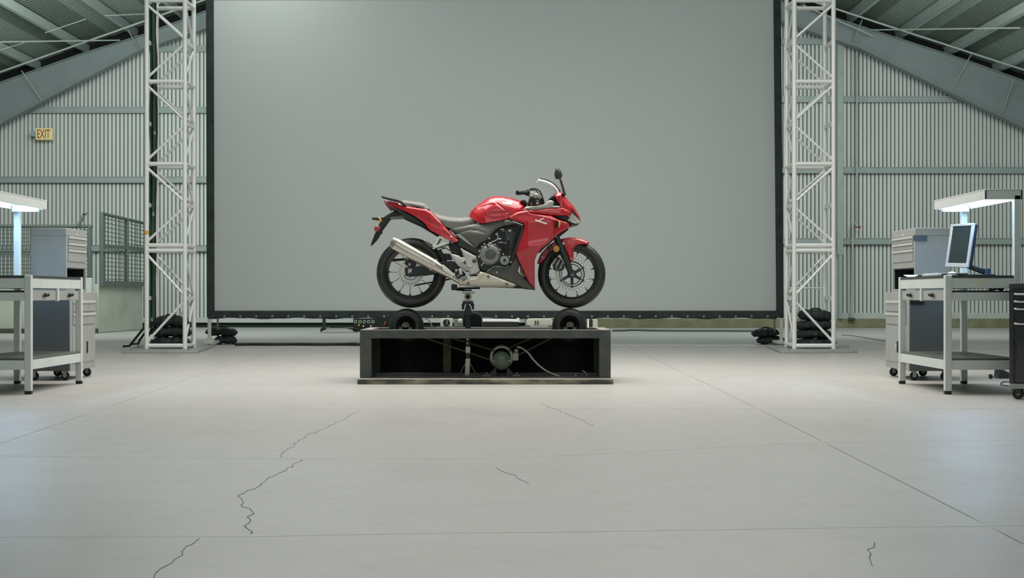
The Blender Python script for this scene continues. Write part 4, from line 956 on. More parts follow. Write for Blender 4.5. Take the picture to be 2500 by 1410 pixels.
def body(name, poly, wf, m, parent=bike, step=3.0, R=10, e=.6, dome=None, dk=1, both=True, thick=.006, smooth=60, crease=None, label=None, chk=1, mid=0.0, pw=.5):
    """a panel or closed body whose side outline is poly (photo pixels at its own depth);
    wf(x, y) = half width in metres; the edge rolls over within R pixels of the outline (or of the dome line)"""
    pl = chaikin(poly, chk) if chk else poly
    V, Fc = tri(pl, step); A_ = np.array(V)
    d = seg_dist(A_, resamp(dome, 4, False), closed=False) if dome else seg_dist(A_, pl)
    d = np.maximum(d, 0); k = (1-(1-np.clip(d/R, 0, 1))**2)**pw
    w_ = np.array([float(wf(x, y)) for x, y in V])
    y_ = w_*(e+(1-e)*k)
    if crease:
        for ln, amp, sg_ in crease:
            y_ = y_+(amp*(1-.0*1))*np.exp(-(seg_dist(A_, ln, closed=False)/sg_)**2)
    bd = seg_dist(A_, pl) < 1e-3
    n = len(V); mb = MB()
    near = [P(V[i][0], V[i][1], YC-mid-y_[i]) for i in range(n)]
    if both:      # closed symmetric body
        far = [(p[0], 2*(YC-mid)-p[1], p[2]) for p in near]
        mb.v = near+far; mb.f = list(Fc)+[tuple(n+i for i in f)[::-1] for f in Fc]
    else:         # a one-sided shell with thickness
        far = [(p[0], p[1]+thick, p[2]) for p in near]
        mb.v = near+far; mb.f = list(Fc)+[tuple(n+i for i in f)[::-1] for f in Fc]
    cnt = {}
    for f in Fc:
        for a, b in zip(f, f[1:]+f[:1]): cnt[(a, b)] = 1
    for (a, b) in cnt:
        if (b, a) not in cnt: mb.f.append((b, a, n+a, n+b))
    return obj(name, mb, m, parent, smooth=smooth, label=label)
def mirrored(o, name=None):
    """the same panel on the far side of the bike"""
    me = o.data.copy(); 
    for v in me.vertices: v.co.y = -v.co.y
    me.flip_normals()
    q = bpy.data.objects.new(name or o.name.split('.')[0], me); C.objects.link(q); q.parent = o.parent
    return q
def pt(name, path, r, m, parent=bike, n=10, label=None, sy=1.0):
    return obj(name, MB().tube([B(*p) for p in path], r, n, sy=sy), m, parent, smooth=60, label=label)
def disc(name, c, prof, m, parent=bike, n=40, closed=False, label=None):
    return obj(name, MB().lathe(B(*c), prof, n, closed=closed), m, parent, smooth=40, label=label)
def plate(name, poly, dy, th, m, parent=bike, bevel=.002, label=None, chk=0):
    pl = chaikin(poly, chk) if chk else poly
    return obj(name, MB().prism([B(x, y, dy) for x, y in pl], (0, th, 0)), m, parent, bevel=bevel, label=label)

# wheels -----------------------------------------------------------------
def wheel(name, c, r, wt, rb_px, near_disc, ang0):
    cx, cy, cz = c; k = S
    rim_o = 64*k if name == 'rear_wheel' else 62*k; rim_i = 55.5*k if name == 'rear_wheel' else 55.5*k
    wr = wt*.62
    t = obj(name, MB().lathe(c, [(rim_i, -wr*.35), (rim_i, wr*.35), (rim_o-.012, wr*.45), (rim_o+.002, wr*.52), (rim_o+.004, wr*.46), (rim_o-.006, wr*.3), (rim_o-.012, -wr*.3), (rim_o+.004, -wr*.46), (rim_o+.002, -wr*.52), (rim_o-.012, -wr*.45)], 72, closed=True), M_rim, bike, smooth=40, label='black rim')
    pr = []
    hw = wt/2
    ro = r; rb = rim_o-.003
    for a, b in ((0, .38), (.10, .45), (.28, .50), (.48, .50), (.66, .455), (.80, .38), (.90, .28), (.965, .16), (1, .0), (.965, -.16), (.90, -.28), (.80, -.38), (.66, -.455), (.48, -.50), (.28, -.50), (.10, -.45), (0, -.38)):
        pr.append((rb+(ro-rb)*a, wt*b))
    pr += [(rb+.012, -wt*.30), (rb+.012, wt*.30)]
    ty = obj('tyre', MB().lathe(c, pr, 96, closed=True), M_tyre, t, smooth=50)
    # tread grooves as thin sunk strips on the shoulders
    mb = MB()
    for i in range(26):
        a = 2*PI*i/26
        for s_ in (-1, 1):
            pts = []
            for q in range(5):
                u = q/4; f_ = .97-.17*u; lat = wt*(.15+.225*u)*s_
                rr = rb+(ro-rb)*float(np.interp(abs(lat)/wt, [0, .16, .28, .38], [1, .965, .90, .80]))-.0012; an = a+.16*u+(.12 if s_ > 0 else 0)
                pts.append((cx+rr*math.cos(an), cy+lat, cz+rr*math.sin(an)))
            mb.tube(pts, .0022, 4)
    obj('tread_groove', mb, M_mblack, t, kind='stuff')
    obj('sidewall_sheen', MB().lathe(c, [(rb+(ro-rb)*.34, -wt*.503), (rb+(ro-rb)*.37, -wt*.507), (rb+(ro-rb)*.40, -wt*.503)], 72), mat('tyre_sheen', (62, 64, 58), rough=.5), t, smooth=40)  # paler ring paints the highlight on the near sidewall
    obj('hub', MB().lathe(c, [(0, -.055), (.020, -.055), (.024, -.05), (.034, -.045), (.036, 0), (.034, .05), (.02, .06), (0, .06)], 28), M_rim, t, smooth=40)
    for i in range(12):
        p = i//2; a = math.radians(60*p+ang0+(14.5 if i % 2 else -14.5)); a2 = math.radians(60*p+ang0+(9 if i % 2 else -9))
        d0 = Vector((math.cos(a2), 0, math.sin(a2))); d1 = Vector((math.cos(a), 0, math.sin(a))); cc = Vector(c)
        r_in = .034 if name == 'rear_wheel' else 30*k
        mb = MB().bar(cc+(d0 if r_in < .05 else d1)*r_in, cc+d1*(rim_i+.004), .0045, .030, (0, 1, 0))
        mb.bar(cc+d1*(rim_i-.014), cc+d1*(rim_i+.006), .016, .04, (0, 1, 0))
        obj('spoke', mb, M_spoke, t, bevel=.001)
    if name == 'front_wheel': obj('spoke_ring', MB().lathe(c, [(29*k, -.012), (32*k, -.012), (32*k, .012), (29*k, .012)], 60, closed=True), M_spoke, t, smooth=40)
    return t
cr = B(1003.6, 665.5, .05); cf = B(1396.3, 668.8, .05)
cr = (cr[0], YC, cr[2]); cf = (cf[0], YC, cf[2])
rw = wheel('rear_wheel', cr, 85.3*S, .165, 64, True, 0+12)
fw = wheel('front_wheel', cf, 82.6*S, .125, 64, True, 0)
def brake(c, r0, r1, y, parent, teeth, wav, holes, m=None):
    mb = MB(); n = 144; m = m or M_disc
    for i in range(n):
        a = 2*PI*i/n; ro = r1+wav*math.sin(a*teeth)
        for rr, t in ((r0, 0), (ro, 0), (ro, .004), (r0, .004)): mb.v.append((c[0]+rr*math.cos(a), c[1]+y+t, c[2]+rr*math.sin(a)))
    for i in range(n):
        i2 = (i+1) % n
        for j in range(4): mb.f.append((i*4+j, i*4+(j+1) % 4, i2*4+(j+1) % 4, i2*4+j))
    o = obj('brake_disc', mb, m, parent, smooth=40)
    mb = MB()
    for i in range(holes):
        for q, rr in enumerate((.30, .55, .78)):
            a = 2*PI*(i+q*.33)/holes; rad = r0+(r1-r0)*rr
            mb.lathe((c[0]+rad*math.cos(a), c[1]+y-.0008, c[2]+rad*math.sin(a)), [(0, 0), (.0042, 0), (.0042, .001)], 8)
    obj('disc_hole', mb, mat('hole_grey', (92, 98, 94), rough=.6), parent, kind='stuff')
brake(cf, 31.5*S, 42.5*S, -.07, fw, 6, .0035, 30)
for i in range(5):
    a = math.radians(30+72*i-.0) if False else math.radians([30, -30, -90, -150, 102][i]); d = Vector((math.cos(a), 0, math.sin(a))); c = Vector(cf)+Vector((0, -.068, 0))
    mb = MB().bar(c+d*.03, c+d*(24*S), .026, .008, (0, 1, 0)).bar(c+d*(23*S), c+d*(33*S), .010, .008, (0, 1, 0))
    mb.tube([c+d*(31*S)+Vector((0, -.008, 0)), c+d*(31*S)+Vector((0, .008, 0))], .010, 10)
    obj('disc_carrier_arm', mb, M_rim, fw, bevel=.001)
obj('sensor_ring', MB().lathe((cf[0], YC+.06, cf[2]), [(23.5*S, 0), (26*S, 0), (26*S, .004), (23.5*S, .004)], 60, closed=True), mat('sensor_grey', (104, 116, 116), rough=.4, metal=.5), fw, smooth=40)
obj('hub_cap', MB().lathe((cf[0], YC-.095, cf[2]), [(0, 0), (.010, 0), (.012, .004), (.030, .006), (.038, .02), (.04, .05), (0, .05)], 28), M_rim, fw, smooth=40)
brake(cr, 24*S, 32*S, -.088, rw, 12, .003, 24)
obj('disc_ring', MB().lathe((cr[0], YC-.096, cr[2]), [(14*S, .0), (24*S, 0), (25.5*S, .006), (25.5*S, .016), (14*S, .016)], 60, closed=True), mat('ring_white', (206, 206, 198), rough=.4, metal=.3), rw, smooth=40, label='pale ring inside the rear brake disc')
obj('disc_ring_slot', MB().lathe((cr[0], YC-.0975, cr[2]), [(16.5*S, 0), (18*S, 0), (18*S, .002)], 60, a0=PI*1.1, a1=PI*1.9), M_mblack, rw)
obj('valve', MB().tube([(cf[0]-56*S, YC-.01, cf[2]-9*S), (cf[0]-51*S, YC-.02, cf[2]-8*S)], .004, 8), M_steel, fw, smooth=60)

# front fork, caliper, mudguard ------------------------------------------------
M_fork = mat('fork_black', (48, 56, 55), rough=.35, metal=.3)
for s_, dy in ((1, .115), (-1, -.115)):
    a = B(1352, 560, dy); e_ = B(1397.4, 671, dy)
    if s_ < 0: a0 = B(1352, 560, .115); e0 = B(1397.4, 671, .115); a = (a0[0], YC+.115, a0[2]); e_ = (e0[0], YC+.115, e0[2])
    a = Vector(a); e_ = Vector(e_); u = e_-a
    f_ = obj('fork_leg', MB().tube([a-u*.4, a+u*.12], .0185, 16).tube([a+u*.10, a+u*.14, a+u*.5, a+u*.93, a+u*1.04], [.023, .025, .024, .022, .017], 18), M_fork, bike, smooth=50)
    obj('axle_clamp', MB().tube([e_+Vector((0, -.035, 0)), e_+Vector((0, .03, 0))], .026, 20), M_fork, f_, smooth=50)
    obj('axle_end', MB().tube([e_+Vector((0, -.042, 0)), e_+Vector((0, -.03, 0))], .008, 12), M_chrome, f_, smooth=50)
    if s_ > 0: obj('axle_clamp_bolt', MB().ball(B(1357, 578, .145), .008, 8, 6), M_chrome, f_, smooth=60)
cl = plate('front_caliper', [(1349, 641), (1354, 634), (1359, 628), (1365, 625), (1370, 632), (1374, 640), (1379, 652), (1376, 658), (1371, 661), (1362, 659), (1354, 660), (1350, 652)], .135, .055, M_engd, bevel=.006)
for p_, q_, w_ in (((1351, 645), (1358, 630), .012), ((1357, 652), (1366, 634), .014), ((1366, 656), (1373, 642), .012)): obj('caliper_rib', MB().bar(B(*p_, .15), B(*q_, .15), w_, .02, (0, 1, 0)), M_eng, cl, bevel=.003)
for x, y, r in ((1353, 641, .006), (1366, 628, .006), (1359, 656, .006), (1370, 652, .007), (1361, 643, .012), (1372, 660, .005), (1349.5, 650, .006)):
    disc('piston', (x, y, .145), [(0, 0), (r*.7, 0), (r, .004), (r, .012), (0, .012)], M_silver, cl, 14)
pt('brake_hose', [(1338, 600, .14), (1343, 612, .15), (1349, 626, .15), (1355, 638, .15), (1358, 643, .14)], .005, M_mblack)
pt('brake_hose', [(1341, 597, .13), (1350, 605, .14), (1362, 628, .15), (1370, 640, .14)], .004, M_mblack)
disc('fork_reflector', (1358, 607, .165), [(0, -.002), (.024, -.002), (.029, .004), (.029, .014), (0, .014)], M_gold, label='round amber gold reflector')
# mudguard: an arched shell over the tyre with two side ears
mg = MB(); n = 26; a0, a1 = math.radians(61), math.radians(163); prof = [(-.078, -.040), (-.07, -.010), (-.05, .004), (0, .010), (.05, .004), (.07, -.010), (.078, -.040)]
for i in range(n+1):
    a = a0+(a1-a0)*i/n; tp = 1-.55*max(0, (abs(i-n/2)/(n/2)-.75)/.25)
    for t_, dr in prof: mg.v.append((cf[0]+(87*S+dr*tp)*math.cos(a), YC+t_*(.55+.45*tp), cf[2]+(87*S+dr*tp)*math.sin(a)))
k = len(prof)
for i in range(n):
    for j in range(k-1): mg.f.append((i*k+j, i*k+j+1, (i+1)*k+j+1, (i+1)*k+j))
gd = obj('front_mudguard', mg, M_red, bike, smooth=60, fix=False)
m_ = gd.modifiers.new('thickness', 'SOLIDIFY'); m_.thickness = .004
ear = body('mudguard_side', [(1367.6, 586), (1379, 581), (1400, 579.5), (1421, 584.5), (1437.6, 593.5), (1437, 596.5), (1418, 596), (1403, 599), (1400.5, 612), (1400, 632), (1397, 640), (1394.4, 641.5), (1390.7, 637), (1378, 609), (1369, 592)],
     lambda x, y: .10, M_red, gd, R=7, e=.86, both=False, thick=.012, chk=1, crease=[([(1376, 590), (1392, 602), (1418, 595)], .006, 2.5)])
ear2 = mirrored(ear, 'mudguard_side')
disc('mudguard_bolt', (1375.5, 594, .112), [(.003, 0), (.010, 0), (.012, .004)], M_steel, gd, 16); disc('mudguard_bolt', (1394, 631, .112), [(0, 0), (.006, 0), (.008, .004)], M_chrome, gd, 14)
re_ = plate('mudguard_rear', [(1341, 600), (1358, 599), (1351, 610), (1341, 616), (1328, 627), (1313, 643), (1318, 629), (1328, 611)], .085, .010, M_redd, gd, bevel=.003)
disc('mudguard_bolt', (1324.5, 627, .092), [(0, 0), (.005, 0), (.007, .004)], M_chrome, gd, 12)

# engine and frame --------------------------------------------------------
eng = body('engine_block', [(1146, 640), (1158, 604), (1172, 585), (1196, 566), (1222, 553), (1243, 545), (1276, 549), (1276, 566), (1262, 610), (1257, 640), (1250, 668), (1190, 672), (1172, 664), (1150, 660)], lambda x, y: .13, M_mblack, R=8, e=.85)
cyl = plate('cylinder', [(1232, 563), (1262, 566), (1255, 600), (1245, 645), (1229, 622), (1231, 590)], .165, .05, M_engd, bevel=.006)
for k in range(5): plate('cooling_fin', [(1233.5, 590+k*5), (1254.5-k*.9, 593+k*5), (1254.5-k*.9, 594.2+k*5), (1233.5, 591.2+k*5)], .170, .01, M_mdark, cyl, bevel=0)
plate('engine_bracket', [(1232, 568), (1240, 560), (1252, 560), (1256, 572), (1248, 604), (1238, 612), (1231, 600), (1234, 586)], .175, .02, M_mdark, bevel=.004)
plate('crankcase', [(1160, 628), (1168, 605), (1190, 592), (1214, 594), (1232, 612), (1246, 625), (1248, 640), (1238, 652), (1222, 652), (1206, 655), (1188, 664), (1176, 660), (1166, 645)], .155, .05, M_engd, bevel=.008)
cc = (1196, 620.5, .185)
cov = disc('clutch_cover', cc, [(0, -.020), (.048, -.020), (.052, -.012), (.066, -.010), (.082, .0), (.093, .018), (.095, .04), (0, .04)], M_eng, n=56, label='round grey clutch cover')
disc('cover_inner', (1197, 620.5, .2), [(0, -.008), (.042, -.008), (.049, -.004), (.051, .006)], mat('engine_mid', (84, 88, 84), rough=.42, metal=.3), cov, 48)
# embossed arc of lettering under the centre of the cover
mb = MB()
for i in range(5):
    a = math.radians(212+i*29); a2 = a+math.radians(19)
    pts = [Vector(B(1197, 620.5, .212))+Vector((.051*math.cos(t), 0, .047*math.sin(t))) for t in (a, (a+a2)/2, a2)]
    mb.tube(pts, .0016, 5)
obj('embossed_arc', mb, M_silver, cov, smooth=60)
for a in (25, 62, 92, 118, 135, 163, 192, 235):
    r = 27.0 if a != 118 else 28.5
    disc('cover_bolt', (1196+r*math.cos(math.radians(a)), 620.5-r*math.sin(math.radians(a)), .17), [(0, -.022), (.006, -.022), (.0085, -.016), (.0085, .01)], M_silver, cov, 12)
pt('cover_lever', [(1190, 598, .20), (1204, 589, .20), (1214, 585, .19), (1217, 575, .18)], .0035, M_silver)
pt('clutch_arm', [(1217, 583, .2), (1223, 583, .2)], .006, M_silver); pt('clutch_pivot', [(1187, 596.5, .21), (1193, 604, .21)], .008, M_mdark)
c2 = (1232, 635, .185)
gen = disc('generator_cover', c2, [(0, -.012), (.012, -.012), (.014, -.018), (.020, -.018), (.022, -.010), (.036, -.010), (.042, -.002), (.044, .03), (0, .03)], M_eng, n=40)
disc('cover_centre', (1232, 635, .205), [(0, 0), (.009, 0), (.011, .004)], M_engd, gen, 20)
for x, y in ((1229, 620), (1244, 626), (1247, 640), (1218, 616)): disc('cover_bolt', (x, y, .19), [(0, -.01), (.006, -.01), (.008, 0), (.008, .02)], M_silver, gen, 12)
pt('coolant_hose', [(1242, 584, .19), (1240, 596, .195), (1236, 612, .195), (1233, 620, .19)], .012, M_mblack)
for x, y, r in ((1194.5, 581.5, .009), (1245, 563, .012), (1223, 592, .007), (1176.5, 646.5, .008), (1170, 611, .006), (1241.5, 583, .006), (1213, 572, .014)):
    disc('engine_bolt', (x, y, .18), [(0, -.006), (r*.7, -.006), (r, .0), (r, .02)], M_silver if r < .013 else M_eng, bike, 14)
pt('wire', [(1228, 566, .17), (1231, 562, .18), (1227, 558, .17), (1222, 561, .17)], .003, M_steel)
pt('wire', [(1216, 591, .18), (1226, 592, .18), (1236, 593, .18)], .0035, M_eng)
pt('frame_tube', [(1255, 540, .15), (1277, 549, .18), (1275, 562, .185), (1266, 590, .18), (1255, 618, .17), (1247, 640, .16)], .014, M_mdark, label='dark frame rail in front of the engine')
pt('frame_edge', [(1252, 540, .20), (1276, 549, .205)], .004, M_silver)
plate('radiator', [(1262, 600), (1276, 608), (1291, 672), (1296, 700), (1282, 692), (1270, 655)], .10, .02, M_mblack, bevel=0)
pt('exhaust_header', [(1272, 652, .12), (1273, 664, .13), (1278, 674, .13)], .012, mat('header_steel', (150, 120, 100), rough=.35, metal=.8))
pt('exhaust_header', [(1279, 668, .12), (1281, 676, .13)], .010, mat('header_steel', (0, 0, 0)))

# rear frame, linkage, swingarm -------------------------------------------
sw = plate('swingarm', [(988, 653), (1018, 650), (1060, 640), (1100, 636), (1120, 640), (1126, 652), (1116, 660), (1064, 668), (1019, 674), (990, 673.5)], .115, .04, M_engd, bevel=.006)
swf = mirrored(sw, 'swingarm')
disc('axle_nut', (1001.5, 662, .135), [(0, -.006), (.010, -.006), (.012, 0), (.012, .02)], M_silver, sw, 14)
obj('axle_spindle', MB().tube([(cr[0], YC-.13, cr[2]), (cr[0], YC+.13, cr[2])], .012, 12), M_mblack, sw)
plate('axle_plate', [(996, 656), (1006, 656), (1006, 668), (996, 668)], .122, .01, M_silver, sw)
rcal = plate('rear_caliper', [(990, 634), (1004, 630), (1018, 640), (1014, 650), (998, 651), (988, 644)], .115, .05, M_mblack, bevel=.006)
disc('rear_caliper_cap', (1000, 645, .13), [(0, -.004), (.009, -.004), (.012, .004)], M_silver, rcal, 12)
plate('rear_disc_tab', [(987, 636), (994, 630), (1002, 634), (998, 642), (988, 643)], .10, .006, mat('tab_brass', (170, 164, 120), rough=.4, metal=.4), bevel=0)
pt('chain_lower', [(1008, 697, -.06), (1052, 689, -.06), (1105, 680, -.06)], .007, M_mblack)
pt('chain_upper', [(960, 634.5, -.06), (1010, 631, -.06)], .012, M_mblack)
hg = MB(); n = 16; a0, a1 = math.radians(38), math.radians(-6)
for i in range(n+1):
    a = a0+(a1-a0)*i/n
    for t_, dr in ((-.09, -.03), (-.08, .004), (0, .010), (.08, .004), (.09, -.03)): hg.v.append((cr[0]+(88*S+dr)*math.cos(a), YC+t_, cr[2]+(88*S+dr)*math.sin(a)))
for i in range(n):
    for j in range(4): hg.f.append((i*5+j, i*5+j+1, (i+1)*5+j+1, (i+1)*5+j))
o = obj('rear_hugger', hg, M_mblack, bike, smooth=60, fix=False); m_ = o.modifiers.new('thickness', 'SOLIDIFY'); m_.thickness = .004
plate('rear_subframe', [(1093, 592), (1112, 593), (1127, 604), (1134, 626), (1128, 640), (1120, 622), (1102, 620), (1100, 612), (1096, 603)], .06, .10, M_mblack, bevel=.004)
plate('shock_mount', [(1062, 617), (1098, 619), (1104, 634), (1074, 634)], .05, .08, M_mblack, bevel=.003)
plate('lower_linkage', [(1108, 652), (1124, 655), (1136, 668), (1134, 684), (1118, 686), (1104, 668)], .08, .12, M_mblack, bevel=.004)
pt('linkage_rod', [(1070, 611, .05), (1086, 604, .05), (1104, 614, .06), (1114, 618, .08)], .004, M_mdark)
pt('linkage_rod', [(1073, 600, .05), (1086, 608, .05)], .004, M_mdark)
pt('brake_line', [(1102, 612, .10), (1110, 614, .11), (1114, 618, .11), (1112, 622, .10)], .003, M_steel)
obj('pedal_boss', MB().bar(B(1123, 655, .19), B(1126, 671, .19), .030, .03, (0, 1, 0)), M_silver, bike, bevel=.006)
obj('pedal_boss', MB().bar(B(1112, 660, .16), B(1120, 676, .16), .034, .03, (0, 1, 0)), M_engd, bike, bevel=.005)
obj('pedal_boss', MB().bar(B(1122, 681, .15), B(1140, 676, .15), .036, .04, (0, 1, 0)), M_eng, bike, bevel=.006)
for x, y, r, dy in ((1114, 660, .013, .17), (1124.5, 666, .010, .205), (1119, 673, .009, .18), (1110, 668, .009, .17), (1143, 668, .007, .17)):
    disc('pedal_pivot', (x, y, dy), [(0, -.014), (r*.6, -.014), (r, -.004), (r, .03)], M_silver if r < .021 else M_eng, bike, 16)
pt('foot_peg', [(1134, 633, .17), (1131, 637, .24), (1128, 640, .28)], .011, M_silver)
pt('brake_pedal', [(1126, 661, .17), (1136, 655, .2), (1147, 650, .22), (1152, 651, .23)], .007, M_silver)
pt('pedal_black_rod', [(1146, 672, .14), (1166, 672, .14)], .006, M_mblack)  # thin black rod below the brake pedal

# bracket plates ----------------------------------------------------------
hp = body('heel_plate', [(1123.5, 604), (1138, 613), (1163, 625), (1165, 634), (1172, 661), (1163, 668), (1148, 671), (1143, 660), (1136, 663), (1132, 658), (1124, 654), (1113, 643), (1102, 628), (1099.5, 620), (1102, 618.5), (1112, 621), (1129, 628.5), (1131.5, 626)],
     lambda x, y: .175, M_silver, R=3, e=.95, both=False, thick=.012, chk=0, crease=[([(1125, 641), (1148, 651)], .008, 2)], label='silver foot peg bracket')
mirrored(hp, 'heel_plate')
disc('plate_ring', (1157.7, 636.7, .186), [(.006, 0), (.012, -.002), (.016, .002), (.016, .006)], M_mblack, hp, 20)
disc('plate_ring_bolt', (1157.7, 636.7, .186), [(0, .0), (.005, 0), (.006, .004)], M_silver, hp, 12)
plate('plate_slot', [(1127, 639), (1135, 637), (1139, 645)], .1825, .004, M_mblack, hp, bevel=0)
pg_ = obj('rear_peg_bracket', MB().bar(B(1074, 576, .15), B(1058, 604, .15), .020, .014, (0, 1, 0)).bar(B(1058, 604, .15), B(1097, 591, .15), .020, .014, (0, 1, 0)).bar(B(1075, 576, .15), B(1097, 590, .15), .034, .016, (0, 1, 0)).tube([B(1059, 603, .17), B(1059, 603, .13)], .018, 14), mat('bracket_white', (206, 208, 202), rough=.4, metal=.2), bike, bevel=.003, label='pale triangular rear peg bracket')
mirrored(pg_, 'rear_peg_bracket')
pt('rear_peg', [(1058, 604, .16), (1050, 600, .19), (1036, 588, .2)], [.008, .010, .006], M_mgrey); pt('peg_bolt', [(1034, 584, .2), (1036, 587, .2)], .007, M_silver)

# exhaust -----------------------------------------------------------------
ex_ = pt('silencer', [(964, 593.5, .2), (966, 594.8, .2), (1055, 645, .185), (1058, 647, .185)], [.052, .0545, .0545, .052], M_steel, n=32, label='brushed steel silencer', sy=.8)
pt('silencer_cap', [(956, 589, .2), (961.5, 592, .2), (966, 594.8, .2)], [.046, .051, .0548], mat('cap_steel', (150, 146, 140), rough=.35, metal=.7), ex_, n=32, sy=.8)
pt('silencer_outlet', [(955.6, 588.8, .2), (958.5, 590.4, .2)], .030, M_mblack, ex_, n=20)
pt('silencer_band', [(1056, 645.6, .185), (1060, 648, .185)], .0562, M_silver, ex_, n=32, sy=.82)
pt('exhaust_pipe', [(1059, 647.3, .185), (1066, 651.5, .185), (1080, 660.5, .18), (1098, 671, .17), (1110, 679, .165), (1120, 686, .16), (1132, 690, .15), (1150, 690, .12)], [.0545, .050, .041, .032, .024, .020, .020, .020], M_steel, ex_, n=28, sy=.85)
plate('heat_shield', [(1075, 645), (1083, 646), (1110, 669), (1112, 675), (1107, 676), (1082, 659)], .225, .006, M_disc, ex_, bevel=.002)
for x, y in ((1107.5, 673, ), (1112, 676)): disc('shield_bolt', (x, y, .232), [(0, 0), (.006, 0), (.008, .004)], M_chrome, ex_, 12)

# side cover, tank, seat, tail --------------------------------------------
sc2 = body('side_cover', [(1093, 557), (1110, 554), (1133, 551), (1163, 545), (1172, 544.5), (1200, 539.5), (1232, 533.5), (1252, 536), (1278, 546), (1279, 551), (1262, 547), (1246, 549), (1228, 553), (1214, 559), (1204, 568), (1198, 578), (1190, 588), (1178, 593), (1170, 599), (1164, 608), (1150, 597), (1135, 586), (1118, 574), (1106, 566)],
     lambda x, y: .155+.035*math.exp(-((y-572)/16)**2)*math.exp(-((x-1170)/34)**2)+.02*(x > 1230), M_mgrey, R=9, e=.86, both=False, thick=.008, chk=1,
     crease=[([(1112, 569), (1125, 566), (1146, 560), (1168, 563), (1186, 569)], -.010, 2.0)], label='matt grey side cover under the tank')
mirrored(sc2, 'side_cover')
fr = body('frame_plate', [(1104, 565), (1120, 574), (1136, 585), (1164, 606), (1172, 600), (1180, 593), (1176, 605), (1168, 618), (1164, 626), (1150, 617), (1124, 604), (1112, 595), (1119, 588), (1112, 574)], lambda x, y: .145, M_mdark, R=4, e=.92, both=False, thick=.012, chk=1, label='dark frame plate')
mirrored(fr, 'frame_plate')
gr_ = plate('frame_stripe', [(1111, 571.5), (1124, 572), (1140, 585), (1161, 605), (1146, 597)], .165, .008, mat('stripe_grey', (150, 150, 142), rough=.4), bevel=.002)
tank_top = [(1143, 529), (1150, 513.5), (1160, 504), (1170, 496), (1182, 488), (1193, 481.5), (1208, 478), (1225, 478), (1247, 482), (1269, 489.5), (1282, 496.5), (1285, 502)]
tank = body('fuel_tank', tank_top+[(1288, 514), (1258, 519), (1246, 527), (1238, 534), (1210, 539), (1180, 545), (1169, 543.5), (1156, 536)],
     lambda x, y: np.interp(x, [1143, 1160, 1185, 1220, 1260, 1288], [.115, .15, .175, .175, .155, .12]), M_red, R=34, e=.0, dome=tank_top, both=True, chk=1, step=1.7,
     crease=[([(1152, 512), (1172, 500), (1196, 494), (1212, 494)], .010, 3), ([(1210, 493), (1228, 508), (1246, 524)], -.009, 2.2), ([(1183, 524), (1200, 519.5), (1238, 518.5)], -.005, 1.7), ([(1183, 526), (1203, 532.5), (1230, 531)], -.005, 1.7)])
def decal(name, poly, wf, m, parent, R, e, dome, off=.0015):
    V, Fc = tri(poly, 1.6); A_ = np.array(V); d = seg_dist(A_, resamp(dome, 4, False), closed=False)
    k = (1-(1-np.clip(d/R, 0, 1))**2)**.5; mb = MB()
    ys = [float(wf(x, y)) for x, y in V]
    mb.v = [P(V[i][0], V[i][1], YC-ys[i]*(e+(1-e)*k[i])-off) for i in range(len(V))]; mb.f = list(Fc)
    o = obj(name, mb, m, parent, smooth=60, fix=False); return o
tw = lambda x, y: np.interp(x, [1143, 1160, 1185, 1220, 1260, 1288], [.115, .15, .175, .175, .155, .12])
decal('wing_emblem', [(1224.7, 481.5), (1231, 485), (1240, 489), (1251.5, 493.5), (1249, 496.5), (1252, 500), (1240, 499), (1228, 497), (1226, 493.5), (1239, 492), (1231, 488)], tw, M_decal, tank, 34, 0, tank_top, .004)
seat_top = [(1057, 517), (1066, 521), (1077, 525), (1100, 530), (1124, 531), (1144, 529)]
body('rider_seat', seat_top+[(1150, 531), (1163, 539), (1163.5, 544), (1150, 548), (1133, 551.5), (1110, 555), (1093, 557), (1074, 537)], lambda x, y: np.interp(x, [1057, 1090, 1130, 1163], [.12, .15, .135, .10]), M_seat, R=12, e=.25, dome=seat_top, chk=1)
body('seat_base', [(1090, 555), (1133, 550), (1163, 542.5), (1164.5, 545.5), (1133, 553.5), (1093, 559)], lambda x, y: .128, M_mblack, R=2, e=.95, chk=0)
ps_top = [(975, 487), (1000, 490), (1036, 495.5), (1043, 502)]
body('passenger_seat', ps_top+[(1048, 512), (1035, 509), (1010, 501), (984, 494)], lambda x, y: np.interp(x, [975, 1010, 1048], [.07, .11, .12]), M_seat, R=8, e=.25, dome=ps_top, chk=1)
tail_top = [(935, 489.5), (951, 490), (972, 494), (979, 499), (993, 502), (1014, 505), (1041, 509.5), (1054, 517), (1074, 537), (1092, 557), (1103, 569), (1117, 582)]
tc_ = body('tail_cowl', tail_top+[(1118.5, 588), (1113, 591.5), (1105, 590), (1088, 582), (1072, 573), (1056, 565), (1045, 558), (1036, 543), (1014, 528), (987, 514.5), (957, 503), (941, 494.5)],
     lambda x, y: np.interp(x, [935, 960, 1000, 1050, 1090, 1118], [.05, .085, .12, .15, .165, .17]), M_red, R=7, e=.72, dome=tail_top, both=False, thick=.008, chk=1, step=2.0,
     crease=[([(1024, 530), (1052, 543), (1090, 556)], -.005, 3.2), ([(1082, 567), (1100, 579)], -.005, 2)])
mirrored(tc_, 'tail_cowl')
body('tail_core', [(936, 491), (972, 496), (1040, 511), (1053, 519), (1090, 557), (1108, 577), (1072, 570), (1046, 556), (1036, 542), (987, 513), (957, 502)], lambda x, y: np.interp(x, [935, 960, 1000, 1050, 1118], [.035, .07, .10, .13, .14]), M_mblack, R=5, e=.8, chk=0)
disc('tail_bolt', (1101.5, 577.5, .174), [(0, -.002), (.008, -.002), (.010, .004)], M_chrome, bike, 14)
disc('tail_bolt', (975.5, 497.5, .10), [(0, -.002), (.007, -.002), (.008, .004)], M_chrome, bike, 12)
